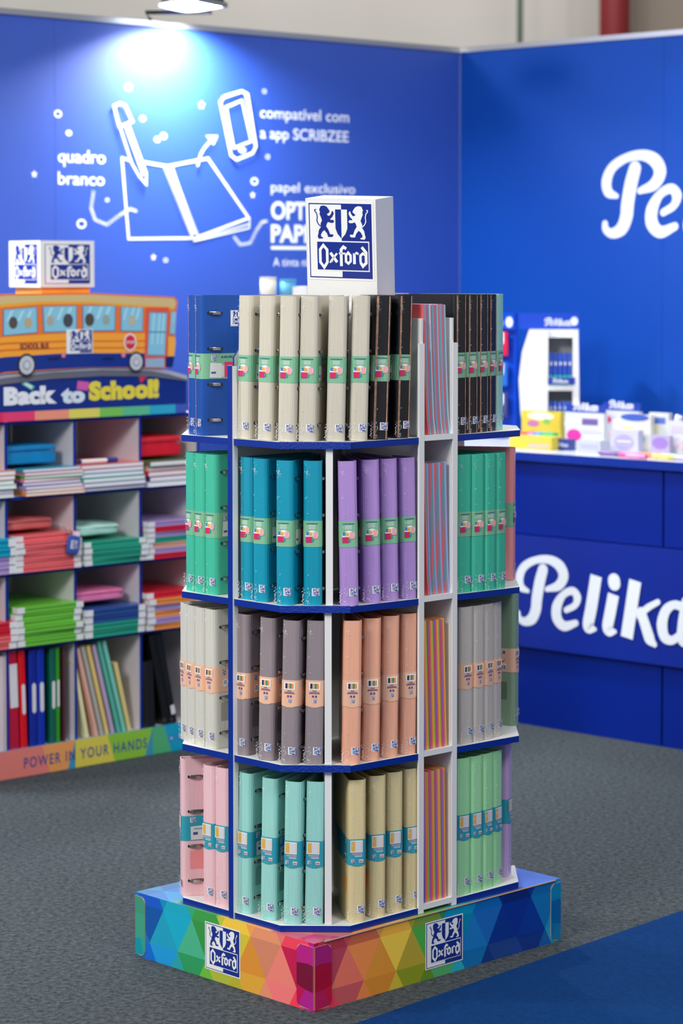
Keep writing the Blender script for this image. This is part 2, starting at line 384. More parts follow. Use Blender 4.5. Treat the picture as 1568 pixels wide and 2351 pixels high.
# ------------------------------------------------------------------ counter front, and the script lettering
cp0 = at(1196, 1661, 0); cp1 = at(1568, 1722, 0); PC = Plane(cp0, cp1 - cp0); CD = (cp1 - cp0).normalized()
CTOP = PC.uz(1190, 1036)[1]
def glyphs(H):
    """script word, brush strokes in units where the photo's front panel gave the points"""
    Z = lambda a, b: PC.uz(1150 + a * .3062, 1030 + b * .3062)
    k = .3062 * abs(PC.uz(1300, 1401)[1] - PC.uz(1300, 1400)[1])
    G = []
    def a(P, W, sm=5): G.append(([Z(x, y) for x, y in P], [v * k for v in W], sm))
    a([(345, 905), (320, 1000), (300, 1120), (292, 1200), (262, 1270), (205, 1292), (165, 1262), (160, 1225)], [92, 98, 98, 96, 88, 62, 50, 44])
    a([(232, 1062), (182, 1030), (170, 960), (205, 880), (290, 832), (390, 828), (468, 872), (500, 950), (462, 1022), (375, 1050)], [34, 70, 78, 66, 56, 66, 88, 92, 76, 40])
    a([(520, 1205), (585, 1170), (604, 1110), (568, 1062), (500, 1090), (452, 1175), (452, 1265), (505, 1325), (592, 1302)], [46, 52, 72, 60, 56, 88, 92, 76, 50])
    a([(746, 948), (710, 1180), (686, 1310), (702, 1340), (735, 1348)], [104, 104, 100, 88, 34], 4)
    a([(876, 1088), (850, 1230), (832, 1330), (852, 1362), (886, 1366)], [100, 100, 96, 86, 34], 4)
    a([(880, 985), (883, 1005)], [108, 108], 0)
    a([(1040, 985), (976, 1412)], [108, 108], 0)
    a([(1210, 1145), (1130, 1190), (1070, 1250)], [44, 52, 50], 3)
    a([(1085, 1225), (1120, 1330), (1150, 1420), (1185, 1462)], [84, 88, 92, 44], 4)
    a([(1395, 1180), (1330, 1165), (1270, 1210), (1242, 1310), (1262, 1405), (1320, 1430), (1385, 1380)], [70, 60, 78, 92, 84, 62, 50], 4)
    a([(1430, 1150), (1405, 1300), (1398, 1420), (1430, 1462)], [96, 98, 98, 60], 4)
    a([(1560, 1165), (1520, 1490)], [98, 98], 0); a([(1560, 1260), (1640, 1190), (1690, 1240), (1670, 1400), (1690, 1500)], [40, 62, 92, 98, 70], 4)
    return G, k
GL, gk = glyphs(0)
def put_script(mb, ox, oz, sc, z=0.0, limit=None, c=(255, 255, 255)):
    u0 = GL[1][0][2][0]; zb = GL[0][0][5][1]
    for i, (P, W, sm) in enumerate(GL if limit is None else GL[:limit]):
        mb.brush([(ox + (u - u0) * sc, oz + (v - zb) * sc) for u, v in P], [q * sc for q in W], z + .0004 * i, c, smooth=sm, cap=('end' if i in (3, 4) else i != 6))
# big script word on the right wall
rw = MB(LETTER); rw.T = PR.frame(0.0006)
a0 = PR.uz(1393, 400); b0 = PR.uz(1420, 543); t0 = PR.uz(1480, 345)
hgt = (GL[1][0][5][1] - GL[0][0][5][1])
put_script(rw, a0[0], b0[1] + .012, (t0[1] - b0[1] - .03) / hgt)
rw.build('script_lettering', wr)

CN = Vector((CD.y, -CD.x, 0)); crz = math.atan2(CD.y, CD.x)
ct = thing('counter', 'long dark blue counter with white script lettering, against the right wall', 'counter', (cp0.x, cp0.y, 0), crz)
pu = lambda px, py: PC.uz(px, py)
DEPTH = 0.80
uL, uR = -0.75, 2.2
g = MB(COUNTER); g.box(uL + .01, uR, 0.012, DEPTH, 0.0, CTOP - 0.045); g.build('carcass', ct)
g = MB(mat('counter_top_white', (205, 210, 222), 0.3, coat=.3), EDGE); g.box(uL, uR, -0.02, DEPTH, CTOP - 0.03, CTOP, ms=[1, 0, 1, 1, 1, 1]); g.build('worktop', ct)
seam = pu(1522, 1300)[0]; zsT = pu(1190, 1226)[1]; zsB = pu(1196, 1481)[1]
for (a, b, z0, z1) in ((uL, seam, 0.0, zsB - .006), (seam, uR, 0.0, zsB - .006), (uL, seam, zsT + .004, CTOP - .035), (seam, uR, zsT + .004, CTOP - .035)):
    g = MB(COUNTER); g.box(a + .004, b - .004, 0, 0.012, z0, z1); g.build('panel', ct)
sp = MB(mat('sign_panel_blue', (2, 36, 140), 0.3, coat=.15)); sp.box(uL, uR, -0.022, 0.011, zsB, zsT)
sp = sp.build('sign_panel', ct)
g = MB(LETTER); T = Matrix.Identity(4); T[1][1] = 0; T[1][2] = -1; T[2][1] = 1; T[2][2] = 0; T[1][3] = -0.0228; g.T = T
put_script(g, GL[1][0][2][0], GL[0][0][5][1], 1.0); g.build('script_lettering', sp)

# ------------------------------------------------------------------ floodlights on the wall tops
def floodlight(loc, aim, label, power, wallpt, spot=1.9):
    loc = Vector(loc); t = thing('floodlight', label, 'light', loc, 0)
    out = (loc - Vector(wallpt)); out.z = 0; out.normalize(); d = (Vector((0, 0, -1)) + out * (.11 if spot > 1.5 else -.3)).normalized()
    yy = (out + Vector((0, 0, 1)) * .11).normalized(); zz = -d; xx = yy.cross(zz).normalized(); yy = zz.cross(xx)
    R = Matrix.Identity(4)
    for i in range(3): R[i][0] = xx[i] * .78; R[i][1] = yy[i] * .8; R[i][2] = zz[i]
    g = MB(BLACKM, mat('lamp_grey', (120, 124, 130), .5)); g.T = R
    g.box(-.13, .13, -.09, .09, 0.0, .035)
    for k in range(7): g.box(-.11 + k * .034, -.10 + k * .034, -.08, .08, .035, .06)
    g.build('housing', t)
    g = MB(mat('lamp_bezel', (150, 155, 160), .3, metal=.6)); g.T = R
    g.box(-.14, .14, -.10, -.085, -.006, .01); g.box(-.14, .14, .085, .10, -.006, .01); g.box(-.14, -.125, -.10, .10, -.006, .01); g.box(.125, .14, -.10, .10, -.006, .01)
    g.build('bezel', t)
    g = MB(mat('lamp_glass', (235, 245, 255), .4, emit=30)); g.T = R; g.box(-.124, .124, -.084, .084, -.004, -.001); g.build('lamp_glass', t)
    w_ = Vector(wallpt) - loc
    g = MB(BLACKM); g.tube([R @ Vector((-.15, 0, .02)), R @ Vector((-.17, .0, -.01)), w_ + Vector((-.02, 0, .03)), w_], .008); g.tube([R @ Vector((.15, 0, .02)), R @ Vector((-.15, 0, .045))], .007)
    g.build('arm', t)
    l = bpy.data.lights.new('flood_beam', 'AREA'); l.energy = power; l.shape = 'RECTANGLE'; l.size = .24; l.size_y = .16; l.color = (.97, .98, 1.0); l.spread = math.radians(150)
    o = bpy.data.objects.new('flood_beam', l); COL.objects.link(o); o.parent = t; o.matrix_local = Matrix.Translation(d * .012) @ Matrix([list(xx) + [0], list(yy) + [0], list(zz) + [0], [0, 0, 0, 1]]).transposed().to_4x4()
    return t
def wall_pt(plane, u, z, off): return plane.p + plane.d * u + plane.n * off + Vector((0, 0, z))
u_l = PL.uz(432, 60)[0]
floodlight(wall_pt(PL, u_l - .105, WALLH + .045, .16), wall_pt(PL, u_l, WALLH - 1.1, .0), 'lit floodlight on a black arm above the mural wall', 48, wall_pt(PL, u_l - .17, WALLH, .0))
floodlight(wall_pt(PL, u_l - 1.9, WALLH + .13, .26), wall_pt(PL, u_l - 1.9, WALLH - 1.1, .02), 'floodlight above the mural wall, out of frame to the left', 40, wall_pt(PL, u_l - 2.02, WALLH, .0))
floodlight(wall_pt(PR, 1.55, WALLH + .13, .30), wall_pt(PR, 1.55, WALLH - 1.4, .02), 'floodlight above the right wall, out of frame', 9, wall_pt(PR, 1.43, WALLH, .0))

# ------------------------------------------------------------------ printed base of the tower
F0 = Vector((-0.059, 5.126, 0)); ANG = math.radians(43.95)
E1 = Vector((math.cos(ANG), math.sin(ANG), 0)); E2 = Vector((-math.sin(ANG), math.cos(ANG), 0))
def loc(e1, e2, z=0): return F0 + E1 * e1 + E2 * e2 + Vector((0, 0, z))
BL, BW, BH = 0.805, 0.605, 0.15
base = thing('cardboard_plinth', 'low cardboard plinth printed with rainbow triangles under the binder tower', 'display base', F0, ANG)
GR_L = [(0, (176, 20, 120)), (.04, (190, 10, 80)), (.1, (212, 40, 66)), (.17, (222, 110, 110)), (.24, (236, 150, 110)), (.31, (238, 150, 50)), (.40, (226, 190, 60)), (.48, (190, 196, 40)), (.56, (90, 165, 50)), (.64, (40, 150, 80)), (.72, (50, 150, 140)), (.80, (0, 150, 185)), (.88, (0, 100, 185)), (.95, (10, 70, 165)), (1, (0, 120, 180))]
GR_R = [(0, (196, 10, 80)), (.07, (208, 40, 70)), (.13, (206, 100, 95)), (.19, (228, 120, 50)), (.26, (232, 150, 50)), (.32, (215, 180, 60)), (.38, (160, 170, 30)), (.45, (70, 150, 40)), (.52, (50, 150, 110)), (.58, (0, 145, 175)), (.64, (0, 105, 170)), (.70, (0, 62, 150)), (.80, (0, 34, 120)), (.88, (0, 52, 140)), (.94, (0, 95, 170)), (1, (20, 140, 180))]
def grad(G, t):
    t = max(0, min(1, t))
    for (a, c), (b, d) in zip(G, G[1:]):
        if t <= b: k = (t - a) / (b - a); return tuple(c[i] * (1 - k) + d[i] * k for i in range(3))
    return G[-1][1]
def clip(P, x0, x1, y0, y1):
    for ax, v, sg in ((0, x0, 1), (0, x1, -1), (1, y0, 1), (1, y1, -1)):
        Q = []
        for i in range(len(P)):
            a, b = P[i], P[(i + 1) % len(P)]; da = (a[ax] - v) * sg; db = (b[ax] - v) * sg
            if da >= 0: Q.append(a)
            if (da >= 0) != (db >= 0): t = da / (da - db); Q.append((a[0] + (b[0] - a[0]) * t, a[1] + (b[1] - a[1]) * t))
        P = Q
        if len(P) < 3: return []
    return P
def tri_print(mb, L, H, G, seed, tw=.100, th=.085, off=-.045, sat=1.0, z=0, y0=0):
    rnd = random.Random(seed); r = 0; y = off
    while y < H:
        x = -tw + (r % 2) * tw / 2; k = 0
        while x < L + tw:
            for P in ([(x, y), (x + tw, y), (x + tw / 2, y + th)], [(x + tw, y), (x + tw * 1.5, y + th), (x + tw / 2, y + th)]):
                cx = sum(p[0] for p in P) / 3; c = grad(G, cx / L + rnd.uniform(-.035, .035)); f = rnd.uniform(.92, 1.22); wht = rnd.choice((0, 0, 0, .1))
                c = tuple(min(255, (v * f) * (1 - wht) + 235 * wht) for v in c)
                Q = clip(P, 0, L, 0, H)
                if Q:
                    if sum((Q[i][0] * Q[(i + 1) % len(Q)][1] - Q[(i + 1) % len(Q)][0] * Q[i][1]) for i in range(len(Q))) < 0: Q = Q[::-1]
                    mb.face(mb.pts([(p[0], p[1], z) for p in Q]), 0, c)
            x += tw
        y += th; r += 1
def mtx(o, x, y, z):  # frame from origin and axes
    M = Matrix.Identity(4)
    for i in range(3): M[i][0] = x[i]; M[i][1] = y[i]; M[i][2] = z[i]; M[i][3] = o[i]
    return M
X_, Y_, Z_ = (1, 0, 0), (0, 1, 0), (0, 0, 1)
b = MB(PRINT); b.box(.001, BL - .001, .001, BW - .001, 0, BH - .001, c=(150, 120, 90)); 
b.T = mtx((0, 0, 0), X_, Z_, (0, -1, 0)); tri_print(b, BL, BH, GR_R, 3)
b.T = mtx((0, BW, 0), (0, -1, 0), Z_, (-1, 0, 0)); tri_print(b, BW, BH, [(1 - a, c) for a, c in GR_L[::-1]], 5)
b.T = mtx((BL, 0, 0), (0, 1, 0), Z_, (1, 0, 0)); tri_print(b, BW, BH, [(0, (20, 140, 180)), (1, (10, 60, 160))], 9)
b.T = mtx((BL, BW, 0), (-1, 0, 0), Z_, (0, 1, 0)); tri_print(b, BL, BH, GR_L[::-1] and GR_L, 10)
b.build('box_body', base)
b = MB(PRINT)                      # lid print, diagonal gradient
rnd = random.Random(2); tw = .100; th = .085; y = -.03; r = 0
while y < BW:
    x = -tw + (r % 2) * tw / 2
    while x < BL + tw:
        for P in ([(x, y), (x + tw, y), (x + tw / 2, y + th)], [(x + tw, y), (x + tw * 1.5, y + th), (x + tw / 2, y + th)]):
            cx = sum(p[0] for p in P) / 3; cy = sum(p[1] for p in P) / 3
            c = grad(GR_R, cx / BL) if cx > cy * 1.33 else grad(GR_L, cy / BW)
            if cx > .66: c = (40, 90, 200)
            f = rnd.uniform(.85, 1.1); c = tuple(min(255, v * f * .8 + 45) for v in c); Q = clip(P, 0, BL, 0, BW)
            if Q: b.face(b.pts([(p[0], p[1], BH) for p in Q]), 0, c)
        x += tw
    y += th; r += 1
b.build('box_lid', base)
g = MB(mat('raw_cardboard', (186, 150, 122), .8)); g.tube([(0.03, -.0015, BH - .001), (BL - .02, -.0015, BH - .001)], .0017, n=6); g.build('cardboard_edge', base)
def flap(T, L, H, c_, G, seed):
    g = MB(PRINT, mat('raw_cardboard', (186, 150, 122), .8)); g.T = T
    r = .012; P = [(0, 0), (L - r, 0), (L - r * .3, r * .3), (L, r), (L, H - r), (L - r * .3, H - r * .3), (L - r, H), (0, H)]
    g.prism(P, 0, .0016, 1, c_); rnd = random.Random(seed)
    for (Q, k) in (([(0, 0), (L - .004, .004), (L * .5, H * .3), (0, H * .28)], 0), ([(0, H * .28), (L * .5, H * .3), (L, H * .35), (L, H * .7), (L * .3, H * .72), (0, H * .7)], 1), ([(0, H * .7), (L * .3, H * .72), (L, H * .7), (L, H - r), (L - r, H), (0, H)], 2), ([(L - .004, .004), (L, r), (L, H * .35), (L * .5, H * .3)], 3)):
        g.poly(Q, .0020, 0, G[k])
    return g.build('corner_flap', base)
flap(mtx((0, .001, 0.004), Y_, Z_, (-1, 0, 0)), .052, BH - .012, (180, 20, 90), [(178, 26, 140), (120, 0, 50), (188, 26, 130), (196, 0, 80)], 1)
flap(mtx((.001, 0, 0.004), X_, Z_, (0, -1, 0)), .050, BH - .012, (180, 20, 90), [(190, 20, 90), (176, 0, 50), (176, 26, 120), (200, 10, 60)], 2)
flap(mtx((0, BW, 0.004), (0, -1, 0), Z_, (-1, 0, 0)), .035, BH - .012, (40, 160, 150), [(0, 150, 160), (60, 160, 130), (60, 150, 120), (40, 160, 150)], 3)
flap(mtx((BL, 0, 0.004), (-1, 0, 0), Z_, (0, -1, 0)), .035, BH - .012, (0, 120, 170), [(0, 120, 170), (0, 96, 160), (0, 130, 176), (0, 110, 170)], 4)
def on_left(px, py):   # left face of the base: metres from the front corner and height
    P = Plane(F0, -E2); u, z = P.uz(px, py); return -u, z
def on_right(px, py): P = Plane(F0, E1); return P.uz(px, py)
sL = [on_left(471, 2118), on_left(552, 2236)]; sR = [on_right(976, 2120), on_right(1062, 2212)]
g = MB(PRINT); g.T = mtx((-.0006, 0, 0), (0, -1, 0), Z_, (-1, 0, 0))
ua, ub = -sL[0][0], -sL[1][0]; add_logo(g, ua, .022, ub - ua, .108); g.build('logo_sticker', base)
g = MB(PRINT); g.T = mtx((0, -.0006, 0), X_, Z_, (0, -1, 0)); add_logo(g, sR[0][0], .022, sR[1][0] - sR[0][0], .108); g.build('logo_sticker', base)

# ------------------------------------------------------------------ tower
IN = .010
tower = thing('display_tower', 'four tier white display tower with blue edged shelves holding ring binders', 'display stand', loc(0, 0, BH), ANG)
TX, TY, CH = .775, .555, .108
ZT = {1: 1.2235, 2: .868, 3: .519, 4: BH + .0145}
def zs(t, e1): return ZT[t] - (0.014 * e1 if t in (2, 3) else -.004 * max(0, e1 - .4) if t == 1 else 0)
e_of = lambda px: Plane(loc(0, IN), E1).uz(px, 1500)[0]
CA, CB = e_of(961), e_of(1048)          # white column between these
PA0, PA1 = .268, .284                   # cross panel
TH = .0145
for t in (1, 2, 3, 4):
    out = [(IN, TY - CH), (IN, IN + CH), (IN + CH, IN), (CA - .001, IN), (CA - .001, PA0 - .002), (CB + .001, PA0 - .002), (CB + .001, IN), (TX - CH, IN), (TX, IN + CH), (TX, TY - CH), (TX - CH, TY), (IN + CH, TY)]
    g = MB(EDGE, BOARDG); n = len(out)
    a = g.pts([(p[0], p[1], zs(t, p[0]) - TH - BH + (.0008 if t == 4 else 0)) for p in out]); b = g.pts([(p[0], p[1], zs(t, p[0]) - BH) for p in out])
    for k in range(n): g.face((a[k], a[(k + 1) % n], b[(k + 1) % n], b[k]), 0)
    for tr in tessellate_polygon([[Vector((p[0], p[1], 0)) for p in out]]):
        e = (Vector(out[tr[1]]) - Vector(out[tr[0]])).cross(Vector(out[tr[2]]) - Vector(out[tr[0]])); tr = tr if e > 0 else tr[::-1]
        g.face([b[k] for k in tr], 1); g.face([a[k] for k in tr[::-1]], 1)
    # taped reinforcement over the chamfer
    g.build('shelf', tower)
    if t < 4:
        g = MB(mat('blue_tape', (14, 50, 150), .15, coat=1.0, bump=(220, .7))); d = .0008; k = .7071 * d
        g.prism([(IN - .001, IN + CH + .001), (IN - .003, IN + CH - .002), (IN + CH - .002, IN - .003), (IN + CH + .001, IN - .001)], zs(t, .05) - TH - BH, zs(t, .05) - BH + .0006); g.build('shelf_tape', tower)
# cross panel with blue front edge and cut-down top corner
g = MB(BOARD, EDGE); z1 = on = 1.384 - BH; z2 = 1.50 - BH
prof = [(IN + .012, .0008), (TX - .01, .0008), (TX - .01, z1), (TX - .09, z2), (IN + .09, z2), (IN + .012, z1 + .0188)]
g.box(IN - .004, IN + .012, PA0, PA1, .0008, z1, 1, ms=[1, 1, 0, 0, 1, 1])
PF = PA0; PA0 = PA1 - .005
a = g.pts([(p[0], PA0, p[1]) for p in prof]); b = g.pts([(p[0], PA1, p[1]) for p in prof])
g.face(a, 0); g.face(b[::-1], 0)
for k in range(6): j = (k + 1) % 6; g.face((a[j], a[k], b[k], b[j]), 1)
g.build('cross_panel', tower); PA0 = PF
# column of the right face: two side panels with front lips, back panel, pocket floors
PT = .0155
zc = 1.488 - BH; zl = 1.432 - BH
for (xa, nm) in ((CA, 0), (CB - PT, 1)):
    g = MB(BOARD); g.box(xa + (PT * .6 if nm == 0 else 0), xa + PT * (.95 if nm == 0 else .35), IN + .002, PA0 - .001, .0008, zc); g.build('column_side', tower)
    g = MB(WHITE); xb = xa
    g.box(xb, xb + PT, IN - .002, IN + .004, .0008, zl); g.build('column_post', tower)
g = MB(BOARD); g.box(CA + .006, CB - .012, PA0 - .012, PA0 - .006, .0008, zc - .01); g.build('column_back', tower)
pk = {}
for t in (1, 2, 3, 4):
    z = zs(t, .38) + (.006 if t == 4 else .004) - BH; pk[t] = z + BH
    g = MB(WHITE); g.box(CA + PT + .0005, CB - PT - .0005, IN - .002, PA0 - .013, z - .0125, z); g.build('pocket_floor', tower)
# back extension of the column
for xa in (CA, CB - PT * .35):
    g = MB(BOARD); g.box(xa, xa + PT * .35, PA1 + .001, TY + .004, .0008, zl)
    g.build('column_side', tower)
# divider boards behind the chamfer, tiers 2 to 4
for t in (2, 3, 4):
    zb = zs(t, .06) - BH + .0006; ztop = zs(t - 1, .06) - TH - BH - .0006
    g = MB(WHITE); m0 = Vector((IN + CH / 2 + .024, IN + CH / 2 - .016)); d = Vector((.66, .75)).normalized(); n_ = Vector((-d.y, d.x)) * .0075
    P = [m0 - n_, m0 - n_ + d * .10, m0 + n_ + d * .10, m0 + n_]
    if t == 2: P = [p + Vector((.002, -.002)) for p in P]
    cr = (P[1] - P[0]).cross(P[2] - P[1]); g.prism([tuple(p) for p in (P if cr > 0 else P[::-1])], zb, ztop); g.build('divider_board', tower)

# sign on top
dsg = 5.50; ps = ray(786, 690); ps = Vector((0, 0, CAMH)) + ps * (dsg / ps.y)
sg = thing('lion_crest_sign', 'white box sign with a blue lion crest standing on top of the binder tower', 'sign', (ps.x, ps.y, zs(1, 0)), 0)
W_, H_, D_ = .170, 1.755 - zs(1, 0), .112
R = Matrix.Rotation(math.radians(-22), 4, 'Z') @ Matrix.Rotation(math.radians(1.6), 4, 'Y')
lean = math.tan(math.radians(7.5))
def SG(x, y, z): return (x, y - max(0, z - .30) * lean, z + .0)
g = MB(WHITE); g.T = R
Zs = [0.012, .30, H_]
rings = [g.pts([SG(x - (.012 if k == 2 else 0) * 0, y, z + (.010 if (k == 2 and y > 0) else 0)) for x, y in ((-W_ / 2, -.02), (W_ / 2, -.02), (W_ / 2, D_ - .02), (-W_ / 2, D_ - .02))]) for k, z in enumerate(Zs)]
for a, b in zip(rings, rings[1:]):
    for k in range(4): g.face((a[k], a[(k + 1) % 4], b[(k + 1) % 4], b[k]))
g.face(rings[-1]); g.face(rings[0][::-1]); g.build('box_body', sg)
n1 = Vector((0, -1, -lean)).normalized(); up = Vector((0, -lean, 1)).normalized()
g = MB(PRINT); g.T = R @ mtx(Vector(SG(-W_ / 2, -.02, H_)) - up * (H_ - .30) * 1.0 + n1 * .0006, X_, up, n1)
hh = (H_ - .30) / up.z * 1.0
add_logo(g, .004, hh - .186, W_ - .010, .178); g.build('crest_print', sg)

# ------------------------------------------------------------------ ring binders
BD, BHT, BWD = .205, .315, .0405
def profile(off, w=BWD, tb=.014, D=BD):
    h = w / 2 + off; r = .005
    return [(-tb / 2 - off, D), (-h, .013), (-h + .0003, .0075), (-h + .0022, .0032 - off * .7), (-h + .0062, .0004 - off), (-h + .011, -off - .0004), (h - .011, -off - .0004), (h - .0062, .0004 - off), (h - .0022, .0032 - off * .7), (h - .0003, .0075), (h, .013), (tb / 2 + off, D)]
def side_frame(off, right=True, w=BWD, tb=.014, D=BD):
    """frame on a cover side: origin at the spine edge, x away from the spine (right) or toward it (left)"""
    a = Vector((w / 2, .012, 0)); b = Vector((tb / 2, D, 0)); d = (b - a).normalized(); n = Vector((d.y, -d.x, 0))
    if right: return mtx(a + n * off, d, Z_, n)
    a2 = Vector((-a.x, a.y, 0)); d2 = Vector((-d.x, d.y, 0)) * -1; n2 = Vector((-n.x, n.y, 0)); return mtx(a2 + n2 * off, d2, Z_, n2)
SHARED = {}
def shared(key, fn):
    if key not in SHARED: SHARED[key] = fn()
    return SHARED[key]
def cover_mesh(m, edge=None):
    g = MB(m, edge or m); O = profile(0); I = profile(-.0022)
    zz = (0.0, BHT); A = [g.pts([(p[0], p[1], z) for p in O]) for z in zz]; B = [g.pts([(p[0], p[1], z) for p in I]) for z in zz]
    for k in range(len(O) - 1):
        g.face((A[0][k], A[0][k + 1], A[1][k + 1], A[1][k]), 1 if (edge and k in (2, 6)) else 0); g.face((B[0][k + 1], B[0][k], B[1][k], B[1][k + 1]))
        g.face((A[1][k], A[1][k + 1], B[1][k + 1], B[1][k])); g.face((A[0][k + 1], A[0][k], B[0][k], B[0][k + 1]))
    for k in (0, len(O) - 1):
        q = (A[0][k], A[1][k], B[1][k], B[0][k]); g.face(q if k == 0 else q[::-1])
    return g
def ring_mb(z):
    g = MB(CHROME); g.T = side_frame(.0004); P = []
    for k in range(7): t = math.pi * k / 6; P.append((.020 + .015 * -math.cos(t) , z, .0060 * math.sin(t) - .001))
    for dz in (-.0016, .0016): g.tube([(p[0], p[1] + dz, p[2]) for p in P], .0019, n=6)
    return g
def slot_mb(z):
    g = MB(DARK); g.T = side_frame(.0005)
    g.poly([(.002, z - .0034), (.038, z - .0034), (.040, z), (.038, z + .0034), (.002, z + .0034), (.000, z)])
    return g
def small_lines(g, x, y, w, n, lh, c, z, rnd):
    for k in range(n):
        ww = w * rnd.uniform(.7, 1); g.rect(x + (w - ww) / 2, y - k * lh, x + (w + ww) / 2, y - k * lh + lh * .5, z, c)
def band_mb(kind):
    rnd = random.Random(4); g = MB(PRINT); bc = {'green': (128, 188, 150), 'peach': (242, 190, 158), 'teal': (50, 158, 176)}[kind]
    z0, z1 = .1275, .1845; O = profile(.0006); a = g.pts([(p[0], p[1], z0) for p in O]); b = g.pts([(p[0], p[1], z1) for p in O])
    for k in range(len(O) - 1): g.face((a[k], a[k + 1], b[k + 1], b[k]), 0, bc)
    if kind != 'green':   # curved lower tongue
        g.T = mtx((0, -.0012, 0), X_, Z_, (0, -1, 0)); g.poly([(-.015, z0), (-.005, z0 - .003), (.005, z0 - .003), (.015, z0)], 0, 0, bc)
    S = mtx((0, -.0014, 0), X_, Z_, (0, -1, 0)); g.T = S
    if kind == 'green':
        add_text(g, 'EUROPEANBINDER', -.0135, .1775, .026, .0022, .0002, NAVY, bold=.02)
        small_lines(g, -.0105, .1735, .02, 4, .0023, (225, 236, 228), .0002, rnd)
        g.disc(0.000, .158, .009, .006, .0002, (240, 240, 236)); g.rect(-.0145, .150, .0135, .1585, .0003, (238, 240, 238))
        g.rect(-.0135, .1530, -.0045, .1600, .0004, (70, 130, 190)); g.rect(-.0075, .1520, .0005, .1590, .0005, (232, 176, 70))
        g.rect(.0025, .146, .0125, .1605, .0005, (238, 170, 176)); g.rect(-.0140, .1375, -.0005, .1500, .0006, (214, 40, 104))
        g.rect(-.0005, .139, .0035, .146, .0006, (60, 150, 150))
    elif kind == 'peach':
        g.rect(-.0125, .1635, .0125, .1800, .0002, (246, 244, 240)); cs = [(44, 46, 78), (216, 176, 150), (96, 140, 90), (240, 150, 84)]
        for k, c in enumerate(cs): g.rect(-.0095 + k * .0048, .166, -.0095 + (k + 1) * .0048, .1775, .0003, c)
        small_lines(g, -.006, .1605, .012, 1, .0024, (70, 60, 130), .0002, rnd); small_lines(g, -.0145, .1575, .029, 2, .0024, (80, 60, 130), .0002, rnd)
        g.disc(-.003, .1495, .0022, .0022, .0002, (84, 70, 140)); g.disc(.0035, .1495, .0022, .0022, .0002, (84, 70, 140))
        small_lines(g, -.009, .1465, .018, 1, .001, (130, 110, 150), .0002, rnd)
        add_logo(g, -.004, .1350, .009, .0085, .0002, lift=.00005)
    else:
        g.rect(-.0165, .1555, .0115, .1820, .0002, (236, 236, 232)); g.rect(-.0150, .1575, -.0055, .1800, .0003, (222, 178, 84)); g.rect(-.0050, .1575, .0095, .1800, .0003, (216, 216, 220)); g.rect(.0085, .1575, .0095, .1800, .0004, (222, 178, 84))
        small_lines(g, -.0165, .1525, .031, 2, .0023, (236, 170, 206), .0002, rnd); small_lines(g, -.009, .1475, .022, 2, .002, (214, 236, 240), .0002, rnd)
        add_logo(g, -.0145, .1325, .0085, .0085, .0002, lift=.00005); g.rect(.003, .1325, .013, .1395, .0002, (232, 210, 214)); g.rect(.004, .134, .012, .137, .0003, (190, 120, 110))
    # right cover
    g.T = side_frame(.0009)
    if kind == 'green':
        add_logo(g, .010, .1680, .014, .0135, .0002, lift=.00005); add_text(g, 'EUROPEANBINDER', .036, .1740, .07, .0045, .0002, NAVY, bold=.02)
        g.poly([(.006, .131), (.036, .129), (.038, .162), (.008, .164)], .0002, 0, (226, 228, 222)); g.rect(.010, .139, .022, .1435, .0003, (70, 90, 150)); g.rect(.036, .131, .044, .158, .0001, (214, 214, 206))
        g.rect(.044, .131, .070, .165, .0002, (222, 54, 110)); g.rect(.052, .136, .064, .158, .0003, (236, 170, 180))
    elif kind == 'peach':
        add_logo(g, .006, .1660, .014, .0145, .0002, lift=.00005); g.disc(.018, .148, .009, .0095, .0002, (236, 236, 230)); g.disc(.034, .148, .008, .009, .0001, (244, 244, 240))
        small_lines(g, .012, .152, .012, 4, .0022, (110, 120, 150), .0003, rnd); add_text(g, 'EUROPEANBINDER', .028, .168, .06, .0045, .0002, (70, 60, 120), bold=.01)
    else:
        add_logo(g, .006, .1690, .014, .0130, .0002, lift=.00005); g.poly([(.008, .129), (.046, .130), (.045, .162), (.007, .160)], .0002, 0, (222, 222, 218))
        small_lines(g, .012, .155, .028, 2, .002, (90, 96, 160), .0003, rnd); g.rect(.013, .1405, .024, .147, .0003, (80, 80, 140)); g.rect(.036, .173, .060, .179, .0002, (226, 150, 200))
    # left cover: bar code side
    g.T = side_frame(.0009, False)
    zc_ = [(-.010, .1735), (-.010, .150)]
    g.rect(-.019, .171, -.008, .180, .0002, (240, 240, 238)); g.rect(-.0175, .1720, -.0095, .1750, .0003, (20, 20, 24)); g.rect(-.0175, .1760, -.0095, .1785, .0003, (20, 20, 24))
    g.rect(-.030, .132, -.008, .148 if kind != 'green' else .160, .0002, (240, 240, 238))
    for k in range(8): g.rect(-.029 + k * .0026, .134, -.0277 + k * .0026 + (.0006 if k % 3 == 0 else 0), .144, .0003, (24, 24, 28))
    small_lines(g, -.048, .176, .022, 3, .003, (90, 80, 130), .0002, rnd)
    g.brush([(-.018, .155), (-.016, .152), (-.011, .158)], .0012, .0002, (30, 30, 40), cap=False)
    return g
def logo_mb(style):
    g = MB(PRINT); g.T = mtx((0, -.0010, 0), X_, Z_, (0, -1, 0))
    add_logo(g, -.001, .0205, .0175, .017, 0, blue=NAVY, border=False, lift=.00006); return g
